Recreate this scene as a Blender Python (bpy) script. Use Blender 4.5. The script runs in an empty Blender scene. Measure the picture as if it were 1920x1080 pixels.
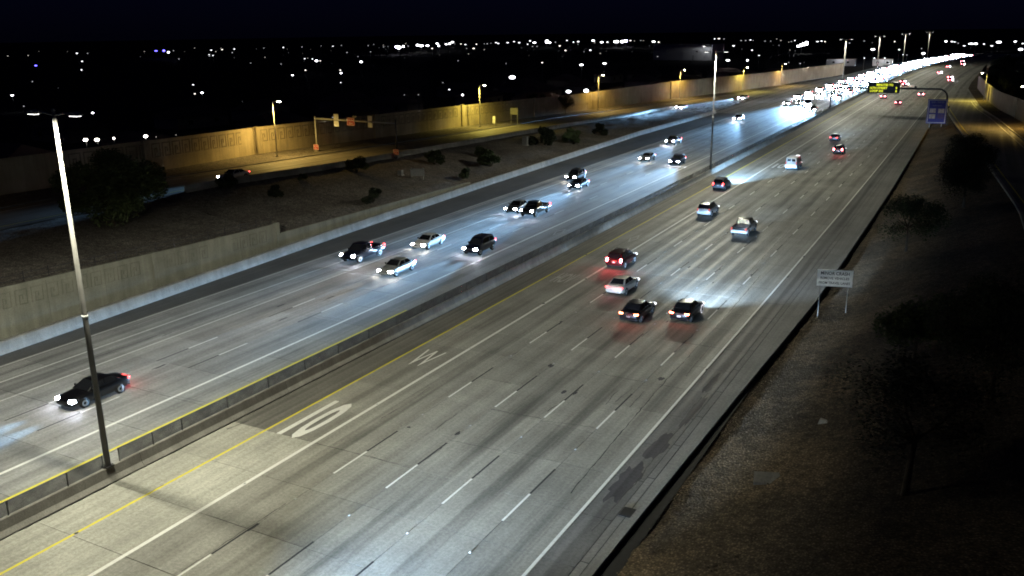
import bpy, bmesh, math, random
from mathutils import Vector, Matrix
random.seed(7)
R = math.radians
scene = bpy.context.scene
col = scene.collection

# ------------------------------------------------------------------ camera, world, exposure
cam_data = bpy.data.cameras.new('camera')
cam_data.sensor_width = 36.0
cam_data.lens = 1662.08 / 1920 * 36
cam_data.clip_start = 0.5
cam_data.clip_end = 9000
cam = bpy.data.objects.new('camera', cam_data)
col.objects.link(cam)
PITCH, YAW, ROLL = -0.2816, -0.5046, -0.0133
cam.matrix_world = (Matrix.Translation((34.495, 0, 23.95)) @ Matrix.Rotation(-YAW, 4, 'Z')
                    @ Matrix.Rotation(math.pi / 2 + PITCH, 4, 'X') @ Matrix.Rotation(ROLL, 4, 'Z'))
scene.camera = cam

world = bpy.data.worlds.new('World')
scene.world = world
world.use_nodes = True
wn = world.node_tree
sky = wn.nodes.new('ShaderNodeTexSky')
sky.sky_type = 'NISHITA'
sky.sun_disc = False
sky.sun_elevation = R(50)
sky.sun_rotation = R(200)
tint = wn.nodes.new('ShaderNodeMix')          # night sky: only the blue of it is left
tint.data_type = 'RGBA'
tint.blend_type = 'MULTIPLY'
tint.inputs[0].default_value = 1.0
tint.inputs[7].default_value = (0.16, 0.18, 1.0, 1)
wn.links.new(sky.outputs[0], tint.inputs[6])
wn.links.new(tint.outputs[2], wn.nodes['Background'].inputs[0])
wn.nodes['Background'].inputs[1].default_value = 0.0010
moon_fill_data = bpy.data.lights.new('moon_fill', 'SUN')  # unseen moon, added as a very faint fill light
moon_fill_data.energy = 0.004
moon_fill_data.angle = R(0.5)
moon_fill_data.color = (0.8, 0.88, 1.0)
moon_fill = bpy.data.objects.new('moon_fill', moon_fill_data)
moon_fill.rotation_euler = (R(40), 0, R(60))
col.objects.link(moon_fill)

vs = scene.view_settings
vs.view_transform = 'Standard'
vs.look = 'None'
vs.exposure = 0.0
vs.gamma = 1.0
vs.use_curve_mapping = False
scene.cycles.use_denoising = True
scene.cycles.filter_width = 1.8
scene.cycles.max_bounces = 4
scene.cycles.diffuse_bounces = 2
scene.cycles.glossy_bounces = 2
scene.cycles.transparent_max_bounces = 8
scene.cycles.sample_clamp_indirect = 1.0
scene.cycles.caustics_reflective = False
scene.cycles.caustics_refractive = False

# ------------------------------------------------------------------ road alignment
A2, A3 = -0.9323e-4, 0.1377e-6
def xs(Y):
    return A2 * Y * Y + A3 * Y ** 3
def slope(Y):
    return 2 * A2 * Y + 3 * A3 * Y * Y
def W(u, Y, z=0.0):
    return Vector((u + xs(Y), Y, z))
def rotz(Y):
    return -math.atan(slope(Y))
def lerp_table(t):
    def f(Y):
        if Y <= t[0][0]:
            return t[0][1]
        for (a, va), (b, vb) in zip(t, t[1:]):
            if Y <= b:
                return va + (vb - va) * (Y - a) / (b - a)
        return t[-1][1]
    return f
def clamp(v, a, b):
    return max(a, min(b, v))

# ------------------------------------------------------------------ materials
MATS = {}
def new_mat(name):
    m = bpy.data.materials.new(name)
    m.use_nodes = True
    nt = m.node_tree
    return m, nt, nt.nodes['Principled BSDF']
def N(nt, kind, **kw):
    n = nt.nodes.new('ShaderNode' + kind)
    for k, v in kw.items():
        setattr(n, k, v)
    return n
def math_node(nt, op, a, b=None, c=None):
    n = nt.nodes.new('ShaderNodeMath')
    n.operation = op
    for i, v in enumerate((a, b, c)):
        if v is None:
            continue
        if isinstance(v, (int, float)):
            n.inputs[i].default_value = v
        else:
            nt.links.new(v, n.inputs[i])
    return n.outputs[0]
def noise(nt, vec, scale, detail=4, rough=0.55):
    n = nt.nodes.new('ShaderNodeTexNoise')
    n.inputs['Scale'].default_value = scale
    n.inputs['Detail'].default_value = detail
    n.inputs['Roughness'].default_value = rough
    if vec is not None:
        nt.links.new(vec, n.inputs['Vector'])
    return n.outputs[0]
def ramp(nt, fac, p0, p1, v0=0.0, v1=1.0):
    n = nt.nodes.new('ShaderNodeMapRange')
    n.inputs[1].default_value = p0
    n.inputs[2].default_value = p1
    n.inputs[3].default_value = v0
    n.inputs[4].default_value = v1
    n.interpolation_type = 'SMOOTHSTEP'
    nt.links.new(fac, n.inputs[0])
    return n.outputs[0]
def mixc(nt, fac, a, b):
    n = nt.nodes.new('ShaderNodeMix')
    n.data_type = 'RGBA'
    for s, v in ((n.inputs[0], fac), (n.inputs[6], a), (n.inputs[7], b)):
        if isinstance(v, (int, float)):
            s.default_value = v
        elif isinstance(v, tuple):
            s.default_value = (*v, 1)
        else:
            nt.links.new(v, s)
    return n.outputs[2]
def scale_vec(nt, vec, s):
    n = nt.nodes.new('ShaderNodeVectorMath')
    n.operation = 'MULTIPLY'
    nt.links.new(vec, n.inputs[0])
    n.inputs[1].default_value = s
    return n.outputs[0]
def bump(nt, bsdf, h, strength, dist):
    b = nt.nodes.new('ShaderNodeBump')
    b.inputs['Strength'].default_value = strength
    b.inputs['Distance'].default_value = dist
    nt.links.new(h, b.inputs['Height'])
    nt.links.new(b.outputs[0], bsdf.inputs['Normal'])

def basic(name, c, rough=0.6, metal=0.0, var=0.12, scale=3.0, spec=0.5, rnd=0.0):
    if name in MATS:
        return MATS[name]
    m, nt, b = new_mat(name)
    b.inputs['Roughness'].default_value = rough
    b.inputs['Metallic'].default_value = metal
    b.inputs['Specular IOR Level'].default_value = spec
    tc = N(nt, 'TexCoord')
    nz = noise(nt, tc.outputs['Object'], scale, 5)
    v = ramp(nt, nz, 0.3, 0.7, 1 - var, 1 + var)
    if rnd:
        oi = N(nt, 'ObjectInfo')
        v = math_node(nt, 'MULTIPLY', v, ramp(nt, oi.outputs['Random'], 0, 1, 1 - rnd, 1 + rnd))
    hsv = N(nt, 'HueSaturation')
    hsv.inputs['Color'].default_value = (*c, 1)
    nt.links.new(v, hsv.inputs['Value'])
    nt.links.new(hsv.outputs[0], b.inputs['Base Color'])
    MATS[name] = m
    return m
def emit(name, c, s, sample=True):
    if name in MATS:
        return MATS[name]
    m, nt, b = new_mat(name)
    b.inputs['Base Color'].default_value = (*[min(1, x * 0.5) for x in c], 1)
    b.inputs['Emission Color'].default_value = (*c, 1)
    b.inputs['Emission Strength'].default_value = s
    if not sample:
        m.cycles.emission_sampling = 'NONE'
    MATS[name] = m
    return m

def pavement_mat(name, base, pitch, off, stain, tint=(1, 1, 1), rough=0.72, rnd=0.09):
    """Worn pavement: oil band in the middle of each lane, tyre paths, blotches, fine grain. Follows the road's own alignment."""
    m, nt, b = new_mat(name)
    geo = N(nt, 'NewGeometry')
    sep = N(nt, 'SeparateXYZ')
    nt.links.new(geo.outputs['Position'], sep.inputs[0])
    X, Y = sep.outputs[0], sep.outputs[1]
    y2 = math_node(nt, 'MULTIPLY', Y, Y)
    y3 = math_node(nt, 'MULTIPLY', y2, Y)
    u = math_node(nt, 'SUBTRACT', X, math_node(nt, 'ADD', math_node(nt, 'MULTIPLY', y2, A2), math_node(nt, 'MULTIPLY', y3, A3)))
    lane = math_node(nt, 'DIVIDE', math_node(nt, 'SUBTRACT', u, off), pitch)
    fr = math_node(nt, 'FRACT', lane)
    fl = math_node(nt, 'FLOOR', lane)
    comb = N(nt, 'CombineXYZ')
    nt.links.new(u, comb.inputs[0])
    nt.links.new(Y, comb.inputs[1])
    uv = comb.outputs[0]
    streak = noise(nt, scale_vec(nt, uv, (2.2, 0.035, 1)), 1.0, 5, 0.6)
    blot = noise(nt, scale_vec(nt, uv, (0.5, 0.06, 1)), 1.0, 4)
    patch = noise(nt, uv, 0.22, 5, 0.6)
    fine = noise(nt, uv, 5.5, 6, 0.75)
    grain = noise(nt, uv, 60.0, 3, 0.6)
    dist = math_node(nt, 'ABSOLUTE', math_node(nt, 'SUBTRACT', fr, 0.5))
    wob = math_node(nt, 'ADD', dist, ramp(nt, streak, 0.3, 0.7, -0.06, 0.06))
    band = ramp(nt, wob, 0.02, 0.24, 1.0, 0.0)
    band = math_node(nt, 'MULTIPLY', band, ramp(nt, blot, 0.32, 0.66, 0.15, 1.0))
    rl = N(nt, 'TexWhiteNoise', noise_dimensions='1D')
    nt.links.new(fl, rl.inputs['W'])
    band = math_node(nt, 'MULTIPLY', band, ramp(nt, rl.outputs[0], 0, 1, 0.55, 1.0))
    v = math_node(nt, 'SUBTRACT', 1.0, math_node(nt, 'MULTIPLY', band, stain))
    v = math_node(nt, 'MULTIPLY', v, ramp(nt, streak, 0.3, 0.7, 0.84, 1.12))
    v = math_node(nt, 'MULTIPLY', v, ramp(nt, patch, 0.25, 0.75, 0.80, 1.14))
    v = math_node(nt, 'MULTIPLY', v, ramp(nt, fine, 0.36, 0.64, 0.83, 1.16))
    v = math_node(nt, 'MULTIPLY', v, ramp(nt, grain, 0.35, 0.65, 0.78, 1.22))
    if rnd:
        oi = N(nt, 'ObjectInfo')
        v = math_node(nt, 'MULTIPLY', v, ramp(nt, oi.outputs['Random'], 0, 1, 1 - rnd, 1 + rnd))
    hsv = N(nt, 'HueSaturation')
    hsv.inputs['Color'].default_value = (*base, 1)
    nt.links.new(v, hsv.inputs['Value'])
    nt.links.new(hsv.outputs[0], b.inputs['Base Color'])
    # wheel paths are polished: a little paler and smoother than the rest
    wheel = ramp(nt, math_node(nt, 'ABSOLUTE', math_node(nt, 'SUBTRACT', dist, 0.25)), 0.02, 0.13, 1.0, 0.0)
    nt.links.new(math_node(nt, 'SUBTRACT', rough, math_node(nt, 'MULTIPLY', wheel, 0.12)), b.inputs['Roughness'])
    b.inputs['Specular IOR Level'].default_value = 0.4
    bump(nt, b, fine, 0.25, 0.02)
    MATS[name] = m
    return m

def gravel_mat(name, c1, c2, scale=1.0):
    m, nt, b = new_mat(name)
    geo = N(nt, 'NewGeometry')
    p = geo.outputs['Position']
    big = noise(nt, p, 0.12, 5, 0.6)
    mid = noise(nt, p, 1.4, 5, 0.65)
    vor = N(nt, 'TexVoronoi')
    vor.inputs['Scale'].default_value = 7.0 * scale
    nt.links.new(p, vor.inputs['Vector'])
    c = mixc(nt, ramp(nt, big, 0.42, 0.58), c1, c2)
    hsv = N(nt, 'HueSaturation')
    nt.links.new(c, hsv.inputs['Color'])
    v = math_node(nt, 'MULTIPLY', ramp(nt, mid, 0.25, 0.75, 0.65, 1.3), ramp(nt, vor.outputs['Distance'], 0.0, 0.55, 1.35, 0.55))
    sepc = N(nt, 'SeparateColor')
    nt.links.new(vor.outputs['Color'], sepc.inputs[0])
    v = math_node(nt, 'MULTIPLY', v, ramp(nt, sepc.outputs[0], 0, 1, 0.7, 1.3))
    nt.links.new(v, hsv.inputs['Value'])
    nt.links.new(hsv.outputs[0], b.inputs['Base Color'])
    b.inputs['Roughness'].default_value = 0.95
    b.inputs['Specular IOR Level'].default_value = 0.1
    bump(nt, b, vor.outputs['Distance'], 0.9, 0.06)
    MATS[name] = m
    return m

def wall_mat(name, c, sc=1.0):
    m, nt, b = new_mat(name)
    geo = N(nt, 'NewGeometry')
    p = geo.outputs['Position']
    n1 = noise(nt, p, 0.35 * sc, 6, 0.65)
    n2 = noise(nt, scale_vec(nt, p, (1.2, 1.2, 0.12)), 1.0, 5, 0.6)
    n3 = noise(nt, p, 14.0, 4, 0.7)
    v = math_node(nt, 'MULTIPLY', ramp(nt, n1, 0.3, 0.7, 0.82, 1.12), ramp(nt, n2, 0.3, 0.7, 0.85, 1.1))
    v = math_node(nt, 'MULTIPLY', v, ramp(nt, n3, 0.25, 0.75, 0.8, 1.18))
    oi = N(nt, 'ObjectInfo')
    v = math_node(nt, 'MULTIPLY', v, ramp(nt, oi.outputs['Random'], 0, 1, 0.94, 1.05))
    hsv = N(nt, 'HueSaturation')
    hsv.inputs['Color'].default_value = (*c, 1)
    nt.links.new(v, hsv.inputs['Value'])
    nt.links.new(hsv.outputs[0], b.inputs['Base Color'])
    b.inputs['Roughness'].default_value = 0.9
    b.inputs['Specular IOR Level'].default_value = 0.2
    bump(nt, b, n3, 0.5, 0.03)
    MATS[name] = m
    return m

def paint_mark(name, c, wear):
    m, nt, b = new_mat(name)
    geo = N(nt, 'NewGeometry')
    p = geo.outputs['Position']
    n1 = noise(nt, p, 5.0, 6, 0.7)
    n2 = noise(nt, p, 0.5, 4, 0.6)
    f = math_node(nt, 'MULTIPLY', ramp(nt, n1, 0.40, 0.75), ramp(nt, n2, 0.25, 0.7, 0.3, 1.2))
    f = math_node(nt, 'MULTIPLY', f, wear)
    cc = mixc(nt, f, c, (0.2, 0.195, 0.18))
    nt.links.new(cc, b.inputs['Base Color'])
    b.inputs['Roughness'].default_value = 0.6
    MATS[name] = m
    return m

def leaf_mat(name, c):
    m, nt, b = new_mat(name)
    tc = N(nt, 'TexCoord')
    n1 = noise(nt, tc.outputs['Object'], 1.2, 4)
    n2 = noise(nt, tc.outputs['Object'], 9.0, 2)
    v = math_node(nt, 'MULTIPLY', ramp(nt, n1, 0.3, 0.7, 0.6, 1.3), ramp(nt, n2, 0.3, 0.7, 0.7, 1.3))
    hsv = N(nt, 'HueSaturation')
    hsv.inputs['Color'].default_value = (*c, 1)
    nt.links.new(v, hsv.inputs['Value'])
    nt.links.new(hsv.outputs[0], b.inputs['Base Color'])
    b.inputs['Roughness'].default_value = 0.75
    b.inputs['Specular IOR Level'].default_value = 0.2
    MATS[name] = m
    return m

def screen_mat(name):
    m, nt, b = new_mat(name)
    b.inputs['Base Color'].default_value = (0.05, 0.05, 0.055, 1)
    b.inputs['Roughness'].default_value = 0.6
    tc = N(nt, 'TexCoord')
    n1 = noise(nt, tc.outputs['Object'], 1.1, 4, 0.6)
    f = ramp(nt, n1, 0.3, 0.7, 0.46, 0.60)
    tr = N(nt, 'BsdfTransparent')
    mx = N(nt, 'MixShader')
    nt.links.new(f, mx.inputs[0])
    nt.links.new(b.outputs[0], mx.inputs[1])
    nt.links.new(tr.outputs[0], mx.inputs[2])
    nt.links.new(mx.outputs[0], nt.nodes['Material Output'].inputs['Surface'])
    MATS[name] = m
    return m

CONC_WB = pavement_mat('concrete westbound', (0.285, 0.275, 0.24), 3.66, 0.0, 0.60)
CONC_EB = pavement_mat('concrete eastbound', (0.285, 0.278, 0.258), 3.37, -13.4, 0.55, rough=0.68)
CONC_NEW = pavement_mat('pale shoulder concrete', (0.40, 0.39, 0.335), 40, 0, 0.0)
ASPH = pavement_mat('worn shoulder asphalt', (0.105, 0.10, 0.092), 40, 0, 0.0)
ASPH_IN = pavement_mat('inner shoulder asphalt', (0.165, 0.158, 0.138), 1.1, -6.6, 0.35)
ASPH_DK = pavement_mat('dark stained shoulder', (0.15, 0.146, 0.138), 1.9, 17.95, 0.55, rnd=0.04)
ASPH_RAMP = pavement_mat('ramp pavement', (0.17, 0.155, 0.13), 4.2, -69, 0.35)
GUTTER = pavement_mat('gutter concrete', (0.20, 0.195, 0.18), 40, 0, 0.0)
JOINT = basic('joint sealant', (0.02, 0.02, 0.02), 0.8)
TAR = basic('tar seal', (0.014, 0.014, 0.014), 0.55, var=0.3, scale=8)
BLACKMARK = basic('black contrast paint', (0.018, 0.018, 0.02), 0.6, var=0.35, scale=6)
WHITEMARK = paint_mark('white road paint', (0.78, 0.77, 0.72), 0.30)
WHITEWORN = paint_mark('worn white road paint', (0.70, 0.69, 0.65), 0.6)
WHITEFAINT = paint_mark('faint white road paint', (0.44, 0.43, 0.41), 0.9)
YELLOWMARK = paint_mark('yellow road paint', (0.72, 0.62, 0.035), 0.25)
BARRIER = wall_mat('barrier concrete', (0.33, 0.315, 0.28))
BARRIER_EB = wall_mat('pale barrier concrete', (0.29, 0.285, 0.265))
RETFRET = wall_mat('retaining wall relief', (0.19, 0.19, 0.155))
RETWALL = wall_mat('retaining wall concrete', (0.225, 0.225, 0.185))
SOUNDWALL = wall_mat('sound wall tan concrete', (0.34, 0.29, 0.20), 0.7)
FRET = wall_mat('recessed fret pattern', (0.20, 0.17, 0.115))
GRAVEL_R = gravel_mat('brown gravel', (0.17, 0.13, 0.085), (0.105, 0.084, 0.06))
GRAVEL_L = gravel_mat('grey brown gravel', (0.24, 0.215, 0.19), (0.18, 0.16, 0.14))
DIRT = gravel_mat('city ground', (0.05, 0.045, 0.04), (0.035, 0.035, 0.03), 0.2)
POLESTEEL = basic('weathered pole steel', (0.27, 0.26, 0.24), 0.55, 0.0, 0.12, 1.5)
STEEL = basic('galvanised steel', (0.42, 0.42, 0.40), 0.5, 0.0, 0.1, 1.5)
DARKSTEEL = basic('dark painted steel', (0.045, 0.045, 0.05), 0.5, 0.2, 0.15, 2)
SCREEN = screen_mat('dark mesh screen')
BARK = basic('bark', (0.07, 0.055, 0.04), 0.9, var=0.3, scale=6)
LEAF_A = leaf_mat('dark green leaves', (0.045, 0.062, 0.028))
LEAF_B = leaf_mat('olive leaves', (0.06, 0.078, 0.03))
LEAF_C = leaf_mat('very dark leaves', (0.022, 0.028, 0.016))
STUCCO = basic('house stucco', (0.3, 0.26, 0.21), 0.9, var=0.1, rnd=0.25)
ROOFM = basic('roof tile', (0.13, 0.09, 0.07), 0.9, var=0.2, rnd=0.2)
GLASSDK = basic('dark car glass', (0.012, 0.013, 0.016), 0.08, 0, 0.02, spec=0.8)
RUBBER = basic('tyre rubber', (0.015, 0.015, 0.015), 0.85)
RIM = basic('alloy rim', (0.45, 0.45, 0.46), 0.35, 0.6)
TRIM = basic('black plastic trim', (0.015, 0.015, 0.016), 0.6)
PLATE = basic('licence plate', (0.62, 0.62, 0.6), 0.5)
SIGNWHITE = basic('sign white sheeting', (0.82, 0.82, 0.80), 0.5, var=0.05)
SIGNRED = basic('sign red sheeting', (0.42, 0.008, 0.02), 0.5, var=0.06)
SIGNBLUE = basic('sign blue sheeting', (0.02, 0.025, 0.33), 0.5, var=0.06)
SIGNBLACK = basic('sign black print', (0.012, 0.012, 0.012), 0.6)
ALUM = basic('sign back aluminium', (0.22, 0.22, 0.21), 0.5, 0.1)
HEAD = emit('headlight glass', (0.80, 0.83, 1.0), 130.0, False)
HEADWARM = emit('warm headlight glass', (1.0, 0.94, 0.88), 110.0, False)
HEADFAR = emit('far headlight glass', (0.83, 0.84, 1.0), 500.0, False)
HEADDIM = emit('side-on headlight glass', (0.9, 0.93, 1.0), 2.2, False)
TAILDIM = emit('dim tail lamp', (1.0, 0.22, 0.18), 0.5, False)
TAIL = emit('tail lamp red', (1.0, 0.07, 0.07), 9.0, False)
TAILB = emit('bright brake lamp red', (1.0, 0.13, 0.16), 60.0, False)
TAILO = emit('orange red tail lamp', (1.0, 0.17, 0.08), 25.0, False)
LAMPLENS = emit('luminaire lens', (1.0, 0.98, 0.92), 7.0, False)
RAMPLENS = emit('ramp luminaire lens', (1.0, 0.90, 0.66), 70.0, False)
AMBER = emit('amber message pixels', (0.9, 0.95, 0.04), 1.1, False)

# ------------------------------------------------------------------ mesh helpers
def mesh(name, verts, faces, mats=None, idx=None, smooth=False):
    me = bpy.data.meshes.new(name)
    me.from_pydata([tuple(v) for v in verts], [], faces)
    for m in (mats if isinstance(mats, (list, tuple)) else [mats]):
        if m:
            me.materials.append(m)
    if idx:
        me.polygons.foreach_set('material_index', idx)
    if smooth:
        me.polygons.foreach_set('use_smooth', [True] * len(me.polygons))
    me.update()
    return me
def obj(name, me, parent=None, loc=(0, 0, 0), rot=(0, 0, 0), scale=(1, 1, 1)):
    o = bpy.data.objects.new(name, me)
    col.objects.link(o)
    o.location = loc
    o.rotation_euler = rot
    o.scale = scale
    if parent:
        o.parent = parent
    return o
def tag(o, label=None, cat=None, group=None, kind=None):
    if label:
        o['label'] = label
    if cat:
        o['category'] = cat
    if group:
        o['group'] = group
    if kind:
        o['kind'] = kind
    return o
def empty(name, loc=(0, 0, 0), rz=0.0):
    o = obj(name, None, None, loc, (0, 0, rz))
    o.empty_display_size = 0.3
    return o
class MB:
    """collects shapes into one mesh"""
    def __init__(s):
        s.v, s.f, s.i, s.cur = [], [], [], 0
    def add(s, vs, fs):
        b = len(s.v)
        s.v += [Vector(x) for x in vs]
        s.f += [tuple(b + k for k in f) for f in fs]
        s.i += [s.cur] * len(fs)
        return s
    def box(s, c, d, rz=0.0):
        x, y, z = d[0] / 2, d[1] / 2, d[2] / 2
        ca, sa = math.cos(rz), math.sin(rz)
        vs = []
        for a, b, e in ((-1, -1, -1), (1, -1, -1), (1, 1, -1), (-1, 1, -1), (-1, -1, 1), (1, -1, 1), (1, 1, 1), (-1, 1, 1)):
            px, py = a * x, b * y
            vs.append((c[0] + ca * px - sa * py, c[1] + sa * px + ca * py, c[2] + e * z))
        return s.add(vs, [(3, 2, 1, 0), (4, 5, 6, 7), (0, 1, 5, 4), (1, 2, 6, 5), (2, 3, 7, 6), (3, 0, 4, 7)])
    def tube(s, pts, rads, n=8, caps=True):
        pts = [Vector(p) for p in pts]
        if isinstance(rads, (int, float)):
            rads = [rads] * len(pts)
        vs, fs = [], []
        for k, p in enumerate(pts):
            d = (pts[min(k + 1, len(pts) - 1)] - pts[max(k - 1, 0)]).normalized()
            a = d.orthogonal() if k == 0 else (a - d * a.dot(d))
            a = a.normalized()
            b = d.cross(a)
            for j in range(n):
                t = 2 * math.pi * j / n
                vs.append(p + (a * math.cos(t) + b * math.sin(t)) * rads[k])
        for k in range(len(pts) - 1):
            for j in range(n):
                j2 = (j + 1) % n
                fs.append((k * n + j, k * n + j2, (k + 1) * n + j2, (k + 1) * n + j))
        if caps:
            fs.append(tuple(range(n - 1, -1, -1)))
            fs.append(tuple(range((len(pts) - 1) * n, len(pts) * n)))
        return s.add(vs, fs)
    def loft(s, rings, caps=True):
        n = len(rings[0])
        vs = [v for r in rings for v in r]
        fs = []
        for k in range(len(rings) - 1):
            for j in range(n):
                j2 = (j + 1) % n
                fs.append((k * n + j, k * n + j2, (k + 1) * n + j2, (k + 1) * n + j))
        if caps:
            fs.append(tuple(range(n - 1, -1, -1)))
            fs.append(tuple(range((len(rings) - 1) * n, len(rings) * n)))
        return s.add(vs, fs)
    def mesh(s, name, mats, smooth=False):
        return mesh(name, s.v, s.f, mats, s.i, smooth)
    def build(s, name, mats, parent=None, smooth=False, **kw):
        return obj(name, s.mesh(name, mats, smooth), parent, **kw)
def bevelled(me, w, seg=2, angle=30):
    bm = bmesh.new()
    bm.from_mesh(me)
    bmesh.ops.remove_doubles(bm, verts=bm.verts, dist=1e-5)
    es = [e for e in bm.edges if len(e.link_faces) == 2 and e.calc_face_angle(0) > R(angle)]
    bmesh.ops.bevel(bm, geom=es, offset=w, segments=seg, affect='EDGES', profile=0.5)
    for f in bm.faces:
        f.smooth = True
    bmesh.ops.recalc_face_normals(bm, faces=bm.faces)
    bm.to_mesh(me)
    bm.free()
    return me
def strip(name, ul, ur, y0, y1, z, mat, parent=None, step=6.0, thick=0.0, dz=None):
    """a sheet that follows the road between lateral offsets ul and ur"""
    fl = ul if callable(ul) else (lambda Y: ul)
    fr = ur if callable(ur) else (lambda Y: ur)
    fz = z if callable(z) else (lambda Y: z)
    n = max(1, int(math.ceil((y1 - y0) / step)))
    vs, fs = [], []
    for k in range(n + 1):
        Y = y0 + (y1 - y0) * k / n
        vs += [W(fl(Y), Y, fz(Y)), W(fr(Y), Y, fz(Y))]
        if k:
            a = 2 * k
            fs.append((a - 2, a - 1, a + 1, a))
    return obj(name, mesh(name, vs, fs, mat), parent)
def sweep(name, profile, uf, y0, y1, zf, mat, parent=None, step=4.0, smooth=False):
    """a solid of constant section along the road; profile is [(du, dz)]"""
    f = uf if callable(uf) else (lambda Y: uf)
    fz = zf if callable(zf) else (lambda Y: zf)
    n = max(1, int(math.ceil((y1 - y0) / step)))
    rings = []
    for k in range(n + 1):
        Y = y0 + (y1 - y0) * k / n
        rings.append([W(f(Y) + a, Y, fz(Y) + b) for a, b in profile])
    return MB().loft(rings).build(name, mat, parent, smooth)
def text_mesh(s, size, mat, name='lettering', bold=0.0, align='CENTER', space=1.0):
    c = bpy.data.curves.new(name, 'FONT')
    c.body = s
    c.size = size
    c.align_x = align
    c.align_y = 'CENTER'
    c.offset = bold
    c.space_character = space
    c.resolution_u = 3
    t = bpy.data.objects.new(name, c)
    col.objects.link(t)
    dg = bpy.context.evaluated_depsgraph_get()
    me = bpy.data.meshes.new_from_object(t.evaluated_get(dg))
    bpy.data.objects.remove(t)
    bpy.data.curves.remove(c)
    me.name = name
    me.materials.clear()
    me.materials.append(mat)
    return me
def fit_mesh(me, w, h):
    xs_ = [v.co.x for v in me.vertices]
    ys_ = [v.co.y for v in me.vertices]
    x0, x1, y0, y1 = min(xs_), max(xs_), min(ys_), max(ys_)
    for v in me.vertices:
        v.co.x = (v.co.x - (x0 + x1) / 2) * w / (x1 - x0)
        v.co.y = (v.co.y - (y0 + y1) / 2) * h / (y1 - y0)
    return me

# ------------------------------------------------------------------ lights
def luminaire_light(name, power, color, parent, loc, expo=1.3, soft=0.12, cut=0.06, lateral=None, cutw=0.16):
    """street lantern: intensity grows away from straight down, nothing above the horizontal"""
    d = bpy.data.lights.new(name, 'POINT')
    d.energy = power
    d.color = color
    d.shadow_soft_size = soft
    d.use_nodes = True
    nt = d.node_tree
    em = nt.nodes.get('Emission') or nt.nodes.new('ShaderNodeEmission')
    tc = N(nt, 'TexCoord')
    sep = N(nt, 'SeparateXYZ')
    nt.links.new(tc.outputs['Normal'], sep.inputs[0])
    c = math_node(nt, 'MULTIPLY', sep.outputs[2], -1.0)
    cc = math_node(nt, 'MAXIMUM', c, 0.3)
    s = math_node(nt, 'MULTIPLY', math_node(nt, 'POWER', cc, -expo), ramp(nt, c, cut, cut + cutw))
    if lateral:
        # road lantern: spreads along the road, cut off to the sides (left and right limits differ)
        tl = math_node(nt, 'DIVIDE', sep.outputs[0], math_node(nt, 'MAXIMUM', c, 0.02))
        for (a, b, v), sg in zip(lateral, (-1.0, 1.0)):
            s = math_node(nt, 'MULTIPLY', s, ramp(nt, math_node(nt, 'MULTIPLY', tl, sg), a, b, 1.0, v))
    nt.links.new(s, em.inputs['Strength'])
    o = bpy.data.objects.new(name, d)
    col.objects.link(o)
    o.parent = parent
    o.location = loc
    return o
def spot(name, power, color, parent, loc, rot, size, blend, soft=0.06, dip=0.035, up=0.02, lat=None):
    d = bpy.data.lights.new(name, 'SPOT')
    d.energy = power
    d.color = color
    d.spot_size = size
    d.spot_blend = blend
    d.shadow_soft_size = soft
    # dipped beam: strongest just below the horizontal, weaker towards the ground in front of the bumper
    d.use_nodes = True
    nt = d.node_tree
    em = nt.nodes.get('Emission') or nt.nodes.new('ShaderNodeEmission')
    tc = N(nt, 'TexCoord')
    sep = N(nt, 'SeparateXYZ')
    nt.links.new(tc.outputs['Normal'], sep.inputs[0])
    t = math_node(nt, 'DIVIDE', sep.outputs[1], math_node(nt, 'MAXIMUM', math_node(nt, 'MULTIPLY', sep.outputs[2], -1.0), 0.05))
    q = math_node(nt, 'DIVIDE', t, dip)
    f = math_node(nt, 'DIVIDE', 1.0, math_node(nt, 'ADD', 1.0, math_node(nt, 'MULTIPLY', q, q)))
    f = math_node(nt, 'MULTIPLY', f, ramp(nt, t, -0.004, 0.025, 1.0, up))
    if lat:
        h = math_node(nt, 'DIVIDE', math_node(nt, 'DIVIDE', sep.outputs[0], math_node(nt, 'MAXIMUM', math_node(nt, 'MULTIPLY', sep.outputs[2], -1.0), 0.05)), lat)
        h2 = math_node(nt, 'MULTIPLY', h, h)
        f = math_node(nt, 'DIVIDE', f, math_node(nt, 'ADD', 1.0, math_node(nt, 'MULTIPLY', h2, h2)))
    nt.links.new(f, em.inputs['Strength'])
    o = bpy.data.objects.new(name, d)
    col.objects.link(o)
    o.parent = parent
    o.location = loc
    o.rotation_euler = rot
    return o

# ================================================================== SETTING
FAR = 900
# alignment tables (offset u from the westbound carpool line, distance Y along the road)
u_bar_eb = lerp_table([(0, -32.0), (38, -32.6), (84, -35.4), (121, -36.8), (200, -38.4), (263, -36.6)])
u_ret = lerp_table([(0, -35.2), (40, -35.7), (66, -37.3), (120, -38.0), (200, -39.2), (263, -37.6), (300, -38)])
u_rl1 = lerp_table([(0, -57), (80, -57), (104, -55.2), (124, -55.4), (169, -56.4), (218, -56.8), (262, -55.5), (308, -44), (345, -37), (400, -33)])
u_rl2 = lerp_table([(0, -68), (110, -69), (176, -69.5), (233, -71), (262, -69), (308, -59), (356, -49), (400, -42), (490, -34), (900, -33)])
u_wl = lerp_table([(0, -76), (66, -75.5), (88, -74), (113, -77.5), (182, -76.8), (258, -75.5), (306, -64.8), (356, -53.8), (394, -47.4), (486, -36.5), (900, -34)])
z_rl = lambda Y: clamp((255 - Y) / 150 * 4.0, 0, 4.5)
z_wall_top = lerp_table([(0, 5.4), (38, 4.45), (66, 3.15), (75.0, 2.97)])
z_low_top = lerp_table([(75, 1.75), (95, 1.45), (120, 1.0)])
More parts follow.
